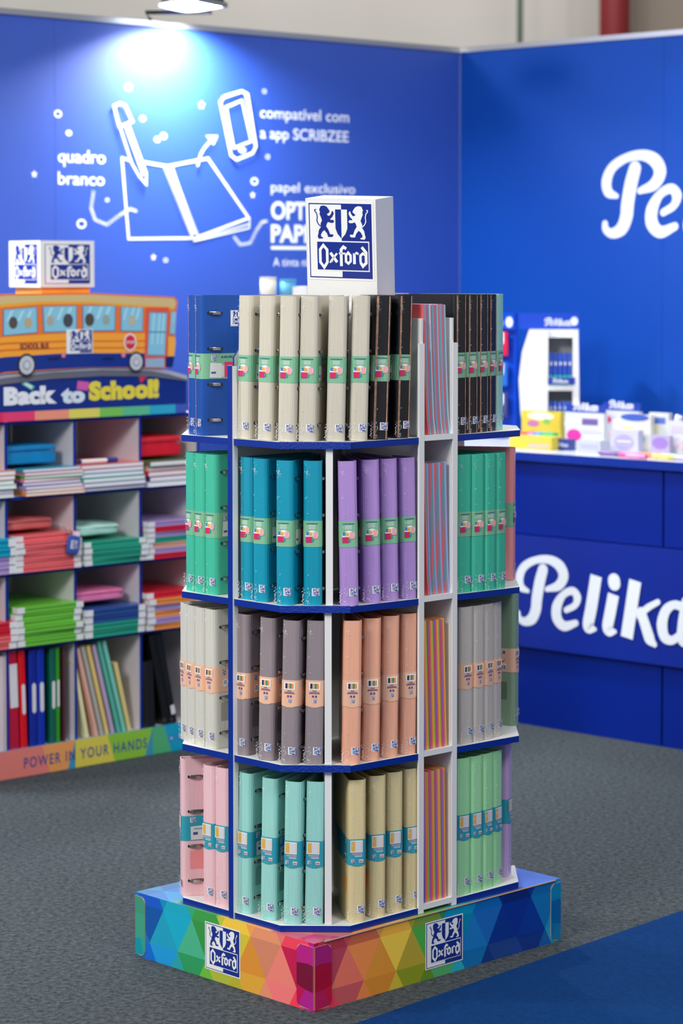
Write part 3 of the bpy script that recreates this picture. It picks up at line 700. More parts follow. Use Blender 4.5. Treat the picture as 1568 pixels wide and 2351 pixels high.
def film_mb():
    g = MB(FILM); rnd = random.Random(11)
    for k in range(80):
        z = rnd.choice((rnd.uniform(0.002, BHT), rnd.uniform(0, .03), rnd.uniform(BHT - .04, BHT))); x = -BWD / 2 + .010 + rnd.gauss(0, .0028)
        s_ = rnd.uniform(.0006, .0021); P = [(x + rnd.uniform(-s_, s_), -.0012 - rnd.uniform(0, .0014), min(BHT, max(.001, z + rnd.uniform(-s_ * 2, s_ * 2)))) for _ in range(3)]
        g.face(g.pts(P))
    P = []; n = 10     # crumpled corner at the foot of the spine
    for k in range(n):
        x = -BWD / 2 - .001 + rnd.uniform(0, .004); z = .004 + k * .0035
        g.face(g.pts([(x, -.001, z), (x - rnd.uniform(.001, .004), -.003 * rnd.random(), z + .001), (x + .001, -.0015, z + .004)]))
    return g
CLR = {  # colour of the cover, label word
 'blue': ((6, 74, 160), 'dark blue'), 'beige': ((206, 199, 182), 'beige'), 'black': ((24, 24, 28), 'black'), 'teal': ((0, 148, 176), 'teal'),
 'purple': ((172, 136, 206), 'purple'), 'green': ((64, 188, 156), 'sea green'), 'grey': ((146, 134, 138), 'warm grey'), 'peach': ((238, 170, 138), 'peach'),
 'stone': ((206, 204, 192), 'off-white'), 'mint': ((148, 212, 202), 'pale mint'), 'yellow': ((218, 200, 146), 'pale yellow'), 'pink': ((236, 190, 196), 'pale pink'),
 'sage': ((128, 158, 128), 'sage green'), 'lime': ((156, 222, 160), 'light green'), 'lilac': ((192, 164, 212), 'lilac'), 'coral': ((240, 146, 146), 'coral pink'), 'taupe': ((196, 188, 178), 'pale taupe')}
PROTO = {}
def proto(colr, band):
    key = (colr, band)
    if key in PROTO: return PROTO[key]
    cc_ = tuple(v + (255 - v) * .05 for v in CLR[colr][0]) if colr in ('peach', 'mint', 'yellow', 'lime', 'taupe', 'stone', 'pink', 'lilac', 'coral', 'purple', 'sage') else CLR[colr][0]
    m = mat('cover_' + colr, cc_, .4, coat=.2, noise=(40, .05, 2), bump=(25, .25), stretch=(14, 14, .4))
    e = None
    r = thing('ring_binder', '', 'binder')
    cover_mesh(m, e).build('cover', r)
    def use(nm, k, fn, kind=None):
        if k in SHARED: o = bpy.data.objects.new(nm, SHARED[k]); COL.objects.link(o); o.parent = r
        else: o = fn().build(nm, r); SHARED[k] = o.data
        return o
    for i, z in enumerate((.035, .115, .195, .275)): use('ring', 'ring%d' % i, lambda: ring_mb(z)); use('ring_slot', 'slot%d' % i, lambda: slot_mb(z))
    use('paper_band', 'band_' + band, lambda: band_mb(band)); use('logo_label', 'logo', lambda: logo_mb(0)); use('film_crinkle', 'film', film_mb)['kind'] = 'stuff'
    if colr in ('black', 'blue'):
        fm = mat('foil_copper', (196, 150, 124), .35, metal=.35, noise=(60, .3)) if colr == 'black' else mat('foil_lilac', (120, 110, 170), .35, metal=.3)
        g = MB(fm); g.T = mtx((0, -.0008, 0), X_, Z_, (0, -1, 0)); g.rect(-.0155, .001, -.0105 if colr == 'black' else -.009, BHT - .001); g.build('foil_strip', r)
        if colr == 'black': g = MB(fm); g.T = mtx((0, -.0008, 0), X_, Z_, (0, -1, 0)); g.rect(.0125, .001, .0152, BHT - .001); g.build('foil_strip', r)
    if colr == 'blue':
        g = MB(PRINT); g.T = side_frame(.0009); add_logo(g, .060, .245, .036, .036, 0, lift=.0001); g.build('cover_label', r)
    if band != 'green':
        mm = mat('swatch_' + colr, tuple(int(v * .78) for v in CLR[colr][0]) if colr not in ('yellow', 'pink') else ((240, 160, 50) if colr == 'yellow' else (240, 150, 150)), .4)
        g = MB(mm); g.T = side_frame(.0005); g.rect(.006, .062, .040, .104); g.build('cover_swatch', r); g = MB(mm); g.T = side_frame(.0005, False); g.rect(-.034, .062, -.006, .104); g.build('cover_swatch', r)
    PROTO[key] = (r, cache_of(r), []); return PROTO[key]
BANDW = {'green': 'green paper band', 'peach': 'peach paper band', 'teal': 'turquoise paper band'}
def place(colr, band, pos, yaw, lean, label, group):
    r, c, used = proto(colr, band)
    o = r if not used else copy_tree(r, c)
    used.append(1)
    R = Matrix.Rotation(-math.radians(yaw), 4, 'Z') @ Matrix.Rotation(math.radians(lean), 4, 'Y')
    dz = abs(math.sin(math.radians(lean))) * BWD / 2 + .0003
    o.matrix_world = Matrix.Translation(Vector(pos) + Vector((0, 0, dz))) @ R
    o['label'] = label; o['category'] = 'binder'; o['group'] = group
    return o
NUM = {2: 'two', 4: 'four', 6: 'six'}
ORD = ['first', 'second', 'third', 'fourth', 'fifth', 'sixth', 'seventh', 'eighth', 'ninth', 'tenth']
TN = {1: 'top', 2: 'second', 3: 'third', 4: 'bottom'}
EDGES = [(loc(IN, TY - CH), loc(IN, IN + CH)), (loc(IN, IN + CH), loc(IN + CH, IN)), (loc(IN + CH, IN), loc(TX - CH, IN)), (loc(TX - CH, IN), loc(TX, IN + CH))]
def on_edge(px, py, inset):
    r = ray(px, py); best = None
    for a, b_ in EDGES:
        d = (b_ - a); n = Vector((-d.y, d.x, 0)).normalized(); a2 = a + n * inset
        den = r.x * d.y - r.y * d.x
        if abs(den) < 1e-9: continue
        s_ = (a2.x * d.y - a2.y * d.x) / den; P = Vector((r.x * s_, r.y * s_, 0)); t = (P - a2).dot(d) / d.length_squared
        if -0.12 <= t <= 1.12:
            ok = min(abs(t), abs(1 - t)) if (t < 0 or t > 1) else 0
            if best is None or ok < best[0]: best = (ok, P)
    return best[1]
def spinept(px, t, yaw, inset):
    P = on_edge(px, {1: 1000, 2: 1370, 3: 1730, 4: 2100}[t], inset); q = P - F0; e1 = q.dot(E1)
    return Vector((P.x, P.y, zs(t, e1)))
def row(t, colr, band, items, where, lean=0.0, inset=.010, n0=0, words=None):
    N = len(items)
    for i, it in enumerate(items):
        px, yaw = it[0], it[1]; ln = it[2] if len(it) > 2 else lean
        P = spinept(px, t, yaw, it[3] if len(it) > 3 else inset)
        lab = '%s ring binder, %s from left of %s, %s tier, %s' % (CLR[colr][1], ORD[i], NUM[N], TN[t], where)
        place(colr, band, P, yaw, ln, lab, '%s binders on the %s tier' % (CLR[colr][1], TN[t]))
FRL = 'left of the divider'; FRR = 'right of the divider'
row(1, 'beige', 'green', [(557, 39), (606, 30), (655, 20), (703, 14), (769, 5), (823, -3)], 'facing front', 1.2)
row(1, 'black', 'green', [(872, -14), (925, -33)], 'beside the beige ones', 1.6)
row(2, 'teal', 'green', [(564, 42, .0, .014), (596, 35), (652, 20), (717, 6)], FRL, 0)
row(2, 'purple', 'green', [(803, -5), (856, -13), (899, -22), (942, -32)], FRR, -.9)
row(3, 'grey', 'peach', [(551, 40), (608, 29), (662, 18), (719, 6)], FRL, 1.1)
row(3, 'peach', 'peach', [(807, -6), (853, -15), (897, -23), (940, -32)], FRR, .7)
row(4, 'mint', 'teal', [(558, 40), (613, 30), (668, 18), (719, 8)], FRL, .9)
row(4, 'yellow', 'teal', [(820, -13), (868, -22), (908, -29), (948, -35)], FRR, .2)
def chain(t, items, px, side, where, inset=.010, lean=0.0):
    """binders standing against each other, going back from the first; side -1 = to the left, 1 = to the right"""
    P = spinept(px, t, items[0][2], inset); yp = None
    for i, (colr, band, yaw) in enumerate(items):
        if i:
            for y in (yp, yaw):
                a = math.radians(abs(y)); P = P + Vector((side * math.cos(a), math.sin(a), 0)) * (BWD / 2 + .0003)
        yp = yaw; e1 = (P - F0).dot(E1); Q = Vector((P.x, P.y, zs(t, e1)))
        same = [k for k in items if k[0] == colr]
        idx = i - items.index(same[0]); word = ORD[idx]
        lab = '%s ring binder, %s %s of the %s, %s tier' % (CLR[colr][1], word, where, 'blue panel edge' if side < 0 else 'white column', TN[t])
        if len(same) == 1: lab = '%s ring binder, outermost at the %s end of the %s tier' % (CLR[colr][1], where, TN[t])
        place(colr, band, Q, yaw, lean, lab, '%s binders on the %s tier' % (CLR[colr][1], TN[t]))
chain(1, [('blue', 'green', 62), ('blue', 'green', 64)], 456, -1, 'left')
chain(2, [('green', 'green', 44), ('green', 'green', 51), ('green', 'green', 58)], 483, -1, 'left')
chain(3, [('stone', 'peach', 48), ('stone', 'peach', 54), ('stone', 'peach', 60), ('stone', 'peach', 66)], 481, -1, 'left')
chain(4, [('pink', 'teal', 38), ('pink', 'teal', 44)], 508, -1, 'left')
P = spinept(428, 4, 76, .012)
place('pink', 'teal', (P.x - .013, P.y + .02, P.z), 78, 0, 'pale pink ring binder showing its rings, leftmost on the bottom tier', 'pale pink binders on the bottom tier')
chain(1, [('black', 'green', -44), ('black', 'green', -48), ('black', 'green', -52), ('black', 'green', -58), ('mint', 'green', -64)], 1058, 1, 'right')
chain(2, [('green', 'green', -34), ('green', 'green', -40), ('green', 'green', -46), ('green', 'green', -52)], 1067, 1, 'right')
chain(3, [('taupe', 'peach', -42), ('taupe', 'peach', -48), ('taupe', 'peach', -54), ('taupe', 'peach', -60)], 1073, 1, 'right')
chain(4, [('lime', 'teal', -38), ('lime', 'teal', -44), ('lime', 'teal', -50), ('lime', 'teal', -56)], 1066, 1, 'right')
for t, colr, band, px, py, yaw in ((2, 'coral', 'green', 1180, 1330, -74), (3, 'sage', 'peach', 1186, 1663, -68), (4, 'lilac', 'teal', 1170, 2010, -70)):
    Q = at(px, py, zs(t, .7)); place(colr, band, Q, yaw, 0, '%s ring binder, outermost at the right end of the %s tier' % (CLR[colr][1], TN[t]), '%s binders on the %s tier' % (CLR[colr][1], TN[t]))
# binders of the rear compartments of the top tier, only their tops in sight
for i, (colr, e1, e2, yaw) in enumerate((('mint', .50, .538, 136), ('mint', .56, .538, 136), ('lilac', .62, .538, 136))):
    Q = loc(e1, e2); place(colr, 'green', (Q.x, Q.y, zs(1, e1)), yaw, 0, '%s ring binder at the back of the top tier, %s' % (CLR[colr][1], ('nearest the sign', 'beside the lilac one', 'at the right corner')[i]), 'rear binders on the top tier')

# ------------------------------------------------------------------ thin notebooks standing in the column pockets
SPINES = {1: [(226, 92, 96), (96, 150, 160), (150, 140, 190), (200, 84, 104), (84, 140, 150), (170, 178, 196)], 2: [(226, 92, 96), (84, 150, 156), (150, 150, 200), (210, 80, 96), (60, 140, 160)],
          3: [(136, 96, 180), (232, 110, 60), (226, 160, 60), (150, 180, 60), (196, 70, 100)], 4: [(136, 96, 180), (226, 90, 60), (230, 150, 60), (150, 170, 70), (190, 60, 100)]}
SPW = {(226, 92, 96): 'red', (96, 150, 160): 'grey-teal', (150, 140, 190): 'lilac', (200, 84, 104): 'raspberry', (84, 140, 150): 'teal', (170, 178, 196): 'pale blue', (84, 150, 156): 'teal', (150, 150, 200): 'periwinkle', (210, 80, 96): 'dark red', (60, 140, 160): 'petrol',
       (136, 96, 180): 'violet', (232, 110, 60): 'orange-red', (226, 160, 60): 'amber', (150, 180, 60): 'yellow-green', (196, 70, 100): 'crimson', (226, 90, 60): 'orange-red', (230, 150, 60): 'amber', (150, 170, 70): 'olive green', (190, 60, 100): 'crimson'}
NT = 18; NW = .0038
for t in (1, 2, 3, 4):
    HN = {1: .292, 2: .298, 3: .292, 4: .298}[t]
    bend = {1: -.018, 2: -.014, 3: -.010, 4: -.006}[t]; left = CA + PT + (.0215 if t in (1, 2) else .012)
    lay = list(range(NT))
    for i in lay:
        cc = SPINES[t][i % len(SPINES[t])]
        x = left + i * (NW + .00015); rn = random.Random(t * 50 + i); yo = IN + .006 + rn.uniform(0, .002)
        P0 = loc(x, yo, pk[t] + .0004)
        o = thing('notebook', 'thin notebook with %s spine, %s from left in the %s pocket of the column' % (SPW[cc], (ORD + ['eleventh', 'twelfth', 'thirteenth', 'fourteenth', 'fifteenth', 'sixteenth', 'seventeenth', 'eighteenth'])[i], TN[t]), 'notebook', P0, ANG, 'notebooks in the %s pocket' % TN[t])
        g = MB(mat('spine_%d_%d_%d' % cc, tuple(min(255, v * 1.1 + 8) for v in cc), .4, coat=.4)); n = 8; h = HN - rn.uniform(0, .003)
        def bx(z): s_ = z / HN; return bend * (s_ ** 0.6 if t < 3 else s_)
        L = [[(bx(h * k / n), yy, h * k / n) for k in range(n + 1)] for yy in (0, .19)]
        V = [g.pts([(p[0] + dx, p[1], p[2]) for p in L[a]]) for a in (0, 1) for dx in (0, NW)]
        for k in range(n):
            g.face((V[0][k], V[1][k], V[1][k + 1], V[0][k + 1])); g.face((V[1][k], V[3][k], V[3][k + 1], V[1][k + 1]))
            g.face((V[2][k], V[0][k], V[0][k + 1], V[2][k + 1])); g.face((V[3][k], V[2][k], V[2][k + 1], V[3][k + 1]))
        g.face((V[0][n], V[1][n], V[3][n], V[2][n])); g.face((V[0][0], V[2][0], V[3][0], V[1][0]))
        g.build('cover', o)


# ------------------------------------------------------------------ cubby shelf unit along the left wall
U0 = at(0, 1792, 0); U1 = at(412, 1721, 0); PU = Plane(U0, U1 - U0); urz = math.atan2(PU.d.y, PU.d.x)
MU = Matrix.Translation(PU.p) @ Matrix.Rotation(urz, 4, 'Z')      # x along the unit, y back, z up
uu = lambda px, py: PU.uz(px, py)
unit = thing('cubby_shelf', 'blue edged white cubby shelf unit full of stationery against the mural wall', 'shelf unit', PU.p, urz)
x1_ = uu(173, 1400)[0]; x2_ = uu(323, 1400)[0]; cw = x2_ - x1_
UX = [x1_ - 2 * cw, x1_ - cw, x1_, x2_, x2_ + cw * .92]
ZF = uu(173, 1700)[1]; ZR = [ZF, uu(173, 1468)[1], uu(173, 1301)[1], uu(173, 1130)[1], uu(173, 960)[1]]
UD = .34; pt = .011
for x in UX:
    g = MB(mat('cubby_side', (214, 208, 214), .6), EDGE); g.box(x - pt / 2, x + pt / 2, 0, UD, ZF + .0005, ZR[4] - .001, ms=[0, 0, 1, 0, 0, 0]); g.build('upright', unit)
for k, z in enumerate(ZR):
    for a, b in zip(UX, UX[1:]):
        g = MB(mat('cubby_shelf_white', (208, 206, 210), .6), EDGE); g.box(a + pt / 2 + .0004, b - pt / 2 - .0004, 0.0005, UD - .001, z - pt, z, ms=[0, 0, 1, 0, 0, 0]); g.build('shelf', unit)
g = MB(mat('cubby_back', (196, 188, 192), .7)); g.box(UX[0], UX[-1], UD, UD + .008, 0.002, ZR[4]); g.build('back_panel', unit)
g = MB(EDGE); g.box(UX[0], UX[-1], .004, UD, 0.001, ZF - pt - .001); g.build('plinth', unit)
# printed kick strip with slogan
g = MB(GLOSS); zt = uu(173, 1697)[1]; T2 = mtx((0, -.012, 0), X_, Z_, (0, -1, 0))
g.box(UX[0], UX[-1] + .02, -.011, .0, .001, zt + .0, c=(60, 150, 190)); g.T = T2
us = [UX[0], uu(-60, 1750)[0], uu(92, 1740)[0], uu(168, 1740)[0], uu(242, 1740)[0], uu(345, 1740)[0], uu(372, 1740)[0], UX[-1] + .02]
cs = [(208, 60, 70), (232, 130, 120), (238, 160, 92), (222, 206, 80), (140, 196, 60), (80, 176, 120), (0, 160, 200)]
for k, c in enumerate(cs):
    sl_ = .03 if k % 2 else -.03
    a, b = us[k], us[k + 1]; g.poly([(a + (.03 if k % 2 == 0 else -.0) * (k > 0), .002), (b - (.03 if k % 2 == 0 else 0) * (k < 6) + (.03 if k % 2 else 0) * (k < 6), .002), (b, zt), (a, zt)], .0, 0, c)
u0, z0 = uu(50, 1757); ux, _ = uu(332, 1702)
add_text(g, 'POWER IN YOUR HANDS', u0, z0 - .008, ux - u0, .034, .0006, (60, 80, 150), bold=.012, space=1.25)
for px in (388, 408): g.disc(uu(px, 1697)[0], zt * .5, .011, .011, .0006, (60, 100, 180)); g.disc(uu(px, 1697)[0], zt * .5, .006, .006, .0009, (170, 200, 230))
g.build('slogan_strip', unit)

# header cut-out with the school bus
hd = thing('header_board', 'printed header board with an orange school bus on top of the cubby unit', 'sign', tuple(MU @ Vector((0, -.012, ZR[4]))), urz)
def HA(a, b):
    u, z = uu(a * .2806, 520 + b * .2806); return (u, z - ZR[4])
def hp(mb, P, lay, c): 
    Q = [HA(*p) for p in P]
    mb.poly(Q, lay * .0006, 0, c)
TH_ = mtx((0, -.004, 0), X_, Z_, (0, -1, 0))
top = [(-420, 1420), (-200, 1330), (0, 1290), (400, 1245), (800, 1222), (1200, 1225), (1500, 1262)]
g = MB(PRINT); P = [HA(*p) for p in top[::-1]] + [(HA(-420, 1500)[0], .0005), (HA(1500, 1500)[0], .0005)]
g.T = TH_; g.prism(P, -.006, 0, c=(0, 40, 128)); nav = g.build('panel', hd)
g = MB(PRINT); g.T = mtx((0, -.0046, 0), X_, Z_, (0, -1, 0))
xs = [-420, 0, 260, 540, 790, 980, 1200, 1410, 1500]; cs = [(226, 40, 90), (232, 60, 110), (240, 150, 120), (226, 214, 90), (120, 196, 80), (90, 190, 140), (40, 170, 200), (60, 90, 180)]
for a, b, c in zip(xs, xs[1:], cs): g.rect(HA(a, 1500)[0], .0008, HA(b, 1500)[0], .030, 0, c)
g.build('rainbow_strip', hd)
def htext(mb, s_, a0, a1, yb, cap, c, bold, lay=.0012):
    u0, z0 = HA(a0, yb); u1, _ = HA(a1, yb); k = HA(a0, yb - cap)[1] - z0; add_text(mb, s_, u0, z0, u1 - u0, k, lay, c, bold=bold)
g = MB(PRINT); g.T = TH_
htext(g, 'Back', 5, 440, 1452, 132, (232, 236, 240), .07); htext(g, 'to', 475, 670, 1436, 118, (214, 228, 238), .07); htext(g, 'School!', 700, 1275, 1412, 138, (232, 214, 60), .07)
hp(g, [(1100, 1205), (1125, 1280), (1215, 1188)], 2.5, (226, 50, 56)); hp(g, [(610, 1262), (600, 1330), (692, 1342), (705, 1272)], 1.5, (214, 90, 170)); hp(g, [(175, 1258), (150, 1290), (235, 1340), (258, 1308)], 2.5, (90, 190, 170)); hp(g, [(180, 1275), (170, 1292), (228, 1325), (240, 1305)], 3, (220, 238, 236))
g.build('slogan_lettering', hd)
road = [(-420, 1345), (-200, 1250), (0, 1205), (400, 1158), (800, 1138), (1200, 1146), (1345, 1172), (1500, 1216)]
g = MB(PRINT); g.T = TH_; P = [HA(*p) for p in road[::-1]] + [HA(*p) for p in top]
g.prism(P, .0005, .004, c=(104, 106, 118)); 
P = [HA(a, b + 2) for a, b in road[::-1]] + [HA(a, b + 34) for a, b in road]; g.poly(P, .0045, 0, (176, 182, 192)); g.build('road', hd)  # lighter strip along the road's top edge is a painted sheen
# the bus
body = [(-420, 610), (-200, 565), (0, 552), (300, 545), (700, 543), (1380, 575), (1412, 605), (1402, 700), (1390, 900), (1396, 945), (1384, 1062), (1368, 1150), (1300, 1158), (700, 1150), (0, 1200), (-200, 1240), (-420, 1330)]
bus = MB(PRINT); bus.T = mtx((0, -.009, 0), X_, Z_, (0, -1, 0)); bus.prism([HA(*p) for p in body[::-1]], -.0008, .006, c=(240, 120, 40)); busb = bus.build('bus_body', hd)
g = MB(PRINT); g.T = mtx((0, -.0154, 0), X_, Z_, (0, -1, 0))
hp(g, [(-420, 625), (0, 565), (700, 556), (1380, 588), (1400, 625), (1390, 660), (700, 612), (300, 612), (0, 632), (-420, 700)], 0, (216, 190, 128))
hp(g, [(-420, 700), (0, 632), (300, 612), (700, 612), (1390, 660), (1388, 682), (700, 634), (300, 636), (0, 660), (-420, 735)], 0, (244, 170, 50))
hp(g, [(-420, 960), (0, 902), (500, 872), (1150, 872), (1150, 1035), (500, 1035), (0, 1066), (-420, 1130)], 0, (250, 166, 44))
for y in (930, 985): hp(g, [(-420, y + 80), (0, y + 18), (500, y), (1150, y), (1150, y + 10), (500, y + 12), (0, y + 32), (-420, y + 96)], 1, (226, 110, 30))
hp(g, [(-420, 1130), (0, 1066), (500, 1035), (1145, 1035), (1145, 1150), (700, 1148), (0, 1188), (-420, 1315)], 0, (0, 44, 136))
hp(g, [(1150, 1080), (1300, 1075), (1300, 1150), (1150, 1148)], 1, (150, 180, 205)); hp(g, [(1310, 1060), (1384, 1062), (1368, 1150), (1310, 1150)], 1, (0, 34, 110))
hp(g, [(1330, 900), (1388, 900), (1394, 945), (1382, 1060), (1320, 1060)], 1, (250, 176, 60))
hp(g, [(1150, 660), (1338, 660), (1330, 1076), (1140, 1076)], 1, (232, 90, 50))
g.build('bus_print', busb)
for k, Q in enumerate(([(-330, 730), (-60, 680), (-60, 900), (-330, 945)], [(-20, 678), (262, 655), (266, 868), (-20, 895)], [(302, 652), (588, 645), (586, 858), (312, 866)], [(628, 644), (904, 645), (900, 852), (632, 856)], [(944, 652), (1130, 662), (1124, 858), (944, 856)], [(1178, 695), (1326, 702), (1306, 1060), (1160, 1056)], [(1356, 690), (1398, 694), (1386, 884), (1344, 880)])):
    g = MB(PRINT); g.T = mtx((0, -.0162, 0), X_, Z_, (0, -1, 0)); hp(g, Q, 0, (90, 120, 170))
    cx = sum(p[0] for p in Q) / 4; cy = sum(p[1] for p in Q) / 4; q = [(cx + (a - cx) * .94, cy + (b_ - cy) * .95) for a, b_ in Q]; hp(g, q, 1, (136, 200, 220))
    for f in (.12, .45, .7):
        a = q[0][0] + (q[1][0] - q[0][0]) * f; w_ = (q[1][0] - q[0][0]) * .09; hp(g, [(a + w_, q[0][1] + 4), (a + 2 * w_, q[0][1] + 4), (a + w_ * .4, q[2][1] - 90), (a - w_ * .6, q[2][1] - 90)], 1.5, (176, 224, 236))
    if 0 < k < 5:
        for (dx, r, c) in (((-.22, 36, (84, 74, 66)), (.24, 32, (190, 170, 130))), ((.24, 42, (70, 72, 76)), (-.3, 30, (176, 168, 150))), ((-.3, 40, (80, 74, 62)), (.22, 32, (150, 170, 160))), ((.0, 34, (186, 186, 160)), (.3, 4, (90, 150, 190))))[k - 1]:
            u, z = HA(cx + dx * (q[1][0] - q[0][0]), cy + 12); kk = SCA = abs(HA(1, 0)[0] - HA(0, 0)[0]); g.disc(u, z, r * kk, r * kk * 1.15, .0012, c)
    if k == 5: hp(g, [(1168, 855), (1314, 858), (1314, 868), (1168, 866)], 2, (70, 150, 180))
    g.build('bus_window' if k != 5 else 'bus_door', busb)
kk = abs(HA(1, 0)[0] - HA(0, 0)[0])
for a, b_, r in ((175, 1132, 76), (1070, 1106, 70)):
    u, z = HA(a, b_); g = MB(PRINT); g.T = mtx((0, -.0165, 0), X_, Z_, (0, -1, 0))
    g.disc(u, z, r * kk, r * kk * 1.05, .0, (36, 36, 44), n=24); g.disc(u, z, r * .8 * kk, r * .84 * kk, .0006, (196, 202, 208), n=24); g.disc(u, z, r * .45 * kk, r * .45 * kk, .0012, (160, 166, 174), n=18); g.disc(u, z, r * .3 * kk, r * .3 * kk, .0018, (206, 210, 214), n=18); g.build('bus_wheel', busb)
g = MB(PRINT); g.T = mtx((0, -.0170, 0), X_, Z_, (0, -1, 0)); a_ = HA(500, 1040); b_ = HA(715, 838); add_logo(g, a_[0], a_[1], b_[0] - a_[0], b_[1] - a_[1], border=False); g.build('crest_sticker', busb)
g = MB(PRINT); g.T = mtx((0, -.0170, 0), X_, Z_, (0, -1, 0)); u, z = HA(1020, 945); g.disc(u, z, 60 * kk, 66 * kk, 0, (240, 226, 220), n=8); g.disc(u, z, 47 * kk, 54 * kk, .0005, (214, 40, 56), n=8); add_text(g, 'STOP', u - 38 * kk, z - 10 * kk, 76 * kk, 20 * kk, .001, (244, 230, 230), bold=.02)
g.build('stop_sign', busb)
g = MB(PRINT); g.T = mtx((0, -.0168, 0), X_, Z_, (0, -1, 0)); u0, z0 = HA(120, 1000); u1, _ = HA(355, 1000); add_text(g, 'SCHOOL BUS', u0, z0, u1 - u0, 38 * kk, .0006, (120, 50, 60), bold=.03)
for a in (400, 840): hp(g, [(a - 45, 1072), (a + 45, 1068), (a + 45, 1086), (a - 45, 1090)], 1, (0, 20, 80))
for a in (475, 965): g.disc(*HA(a, 1050), 18 * kk, 18 * kk, .0006, (226, 130, 140))
g.build('bus_lettering', busb)

# crest cube above the bus
D0 = PU.p + PU.d * uu(101, 660)[0] + PU.n * -.02; zb = uu(101, 660)[1]; zt_ = uu(101, 552)[1]
cube = thing('crest_cube', 'white box with lion crests on two faces above the school bus header', 'sign', (D0.x, D0.y, zb), 0)
sd = .198; aR = math.radians(37); eR = Vector((math.cos(aR), math.sin(aR), 0)); eL = Vector((-math.sin(aR), math.cos(aR), 0))
g = MB(WHITE); Pq = [Vector((0, 0, 0)), eR * sd, (eR + eL) * sd, eL * sd]; g.prism([(p.x, p.y) for p in Pq], 0, zt_ - zb); g.build('box_body', cube)
hC = zt_ - zb
g = MB(PRINT); g.T = mtx(Vector((0, 0, 0)) - eL * .0008, eR, Z_, -eL); add_logo(g, .012, .008, sd - .024, hC - .016, border=True); g.build('crest_print', cube)
g = MB(PRINT); g.T = mtx(eL * sd - eR * .0008, -eL, Z_, -eR); add_logo(g, .012, .008, sd - .024, hC - .016, border=True); g.build('crest_print', cube)
g = MB(mat('orange_card', (248, 170, 60), .5)); Pn = [eR * .012 + eL * .012, eR * (sd - .01) + eL * .012, eR * (sd - .01) + eL * (sd - .02), eR * .012 + eL * (sd - .02)]
g.prism([(p.x, p.y) for p in Pn], ZR[4] - zb + .01, -.0005); g.build('neck', cube)

# ---- contents of the cubbies
RZ = {1: ZR[3], 2: ZR[2], 3: ZR[1], 4: ZR[0]}
RN = {1: 'top', 2: 'second', 3: 'third', 4: 'bottom'}; CNM = {0: 'left edge', 1: 'left', 2: 'middle', 3: 'right'}
def wc(c):
    return 'c_%d_%d_%d' % c
def stack(px0, px1, r, c, cols, toppx, kind, what, rot=0):
    rnd = random.Random(r * 17 + c * 5); z = RZ[r] + .0006; zt2 = uu((px0 + px1) / 2, toppx)[1]; th = (zt2 - z) / len(cols)
    x0 = uu(px0, 1200)[0]; x1 = uu(px1, 1200)[0]; W = x1 - x0; D = .29
    for i, (col, wd) in enumerate(cols):
        cxl = (x0 + x1) / 2 + rnd.uniform(-.004, .004); yf = -.022 + rnd.uniform(-.006, .008)
        a = rnd.uniform(-.03, .03)
        pos = MU @ Vector((cxl, yf, z))
        names = ['bottom', 'second', 'third', 'fourth', 'fifth', 'sixth', 'seventh', 'eighth', 'ninth', 'tenth']
        wn = 'topmost' if i == len(cols) - 1 else names[i] + ('' if i == 0 else ' up')
        o = thing(what, '%s %s, %s in the stack, %s row, %s cubby' % (wd, what.replace('_', ' '), wn, RN[r], CNM[c]), what.split('_')[-1], pos, urz + a, '%ss in the %s row %s cubby' % (what.replace('_', ' '), RN[r], CNM[c]))
        m = mat(wc(col), col, .38, coat=.25); h = th * .96
        if kind == 'n':
            g = MB(m); g.box(-W / 2, W / 2, 0, D, 0, .0012); g.box(-W / 2, W / 2, 0, D, h - .0012, h); g.box(-W / 2, -W / 2 + .0012, 0, D, .0012, h - .0012); g.build('cover', o)
            g = MB(PAGES); g.box(-W / 2 + .0014, W / 2 - .002, .002, D - .002, .0013, h - .0013); g.build('pages', o)
        else:
            g = MB(m); n = 5
            P = [(-W / 2, 0), (W / 2, 0), (W / 2, D), (-W / 2, D)]
            g.prism(P, 0, h * .42); g.prism([(p[0], p[1] + .003) for p in P], h * .46, h * .6); g.prism(P, h * .64, h * .98)
            g.build('cover', o)
            for sx in (-1, 1):
                g = MB(mat('elastic_white', (224, 226, 228), .5)); xx = sx * (W / 2 + .0008)
                g.prism([(xx - sx * .028, -.002), (xx, -.002), (xx, .024)][::(1 if sx > 0 else -1)], -.0 + h * .05, h * .95); g.build('elastic_corner', o)
        z += th
CO = dict(sal=(240, 150, 130), mint=(170, 220, 200), wht=(226, 228, 230), lil=(176, 150, 206), nvy=(50, 60, 130), pnk=(232, 130, 160), grn=(70, 180, 60), tel=(40, 150, 180), org=(238, 150, 70), red=(214, 30, 50), cor=(240, 108, 110), sea=(40, 160, 130), ind=(40, 80, 150), cyn=(0, 160, 196), tan=(226, 170, 140), olv=(90, 110, 60), pur=(90, 50, 120))
K = lambda k, w_: (CO[k], w_)
stack(-40, 27, 1, 0, [K('wht', 'white'), K('lil', 'lilac'), K('mint', 'mint'), K('wht', 'white'), K('tan', 'tan'), K('sal', 'salmon')], 1080, 'n', 'notebook')
stack(48, 182, 1, 1, [K('org', 'orange'), K('tan', 'tan'), K('lil', 'lilac'), K('nvy', 'navy'), K('pnk', 'pink'), K('grn', 'green'), K('pnk', 'rose'), K('tel', 'teal')], 1072, 'n', 'notebook')
stack(182, 327, 1, 2, [K('ind', 'blue'), K('lil', 'lilac'), K('sea', 'green'), K('tel', 'teal'), K('lil', 'purple'), K('cor', 'coral')], 1062, 'n', 'notebook')
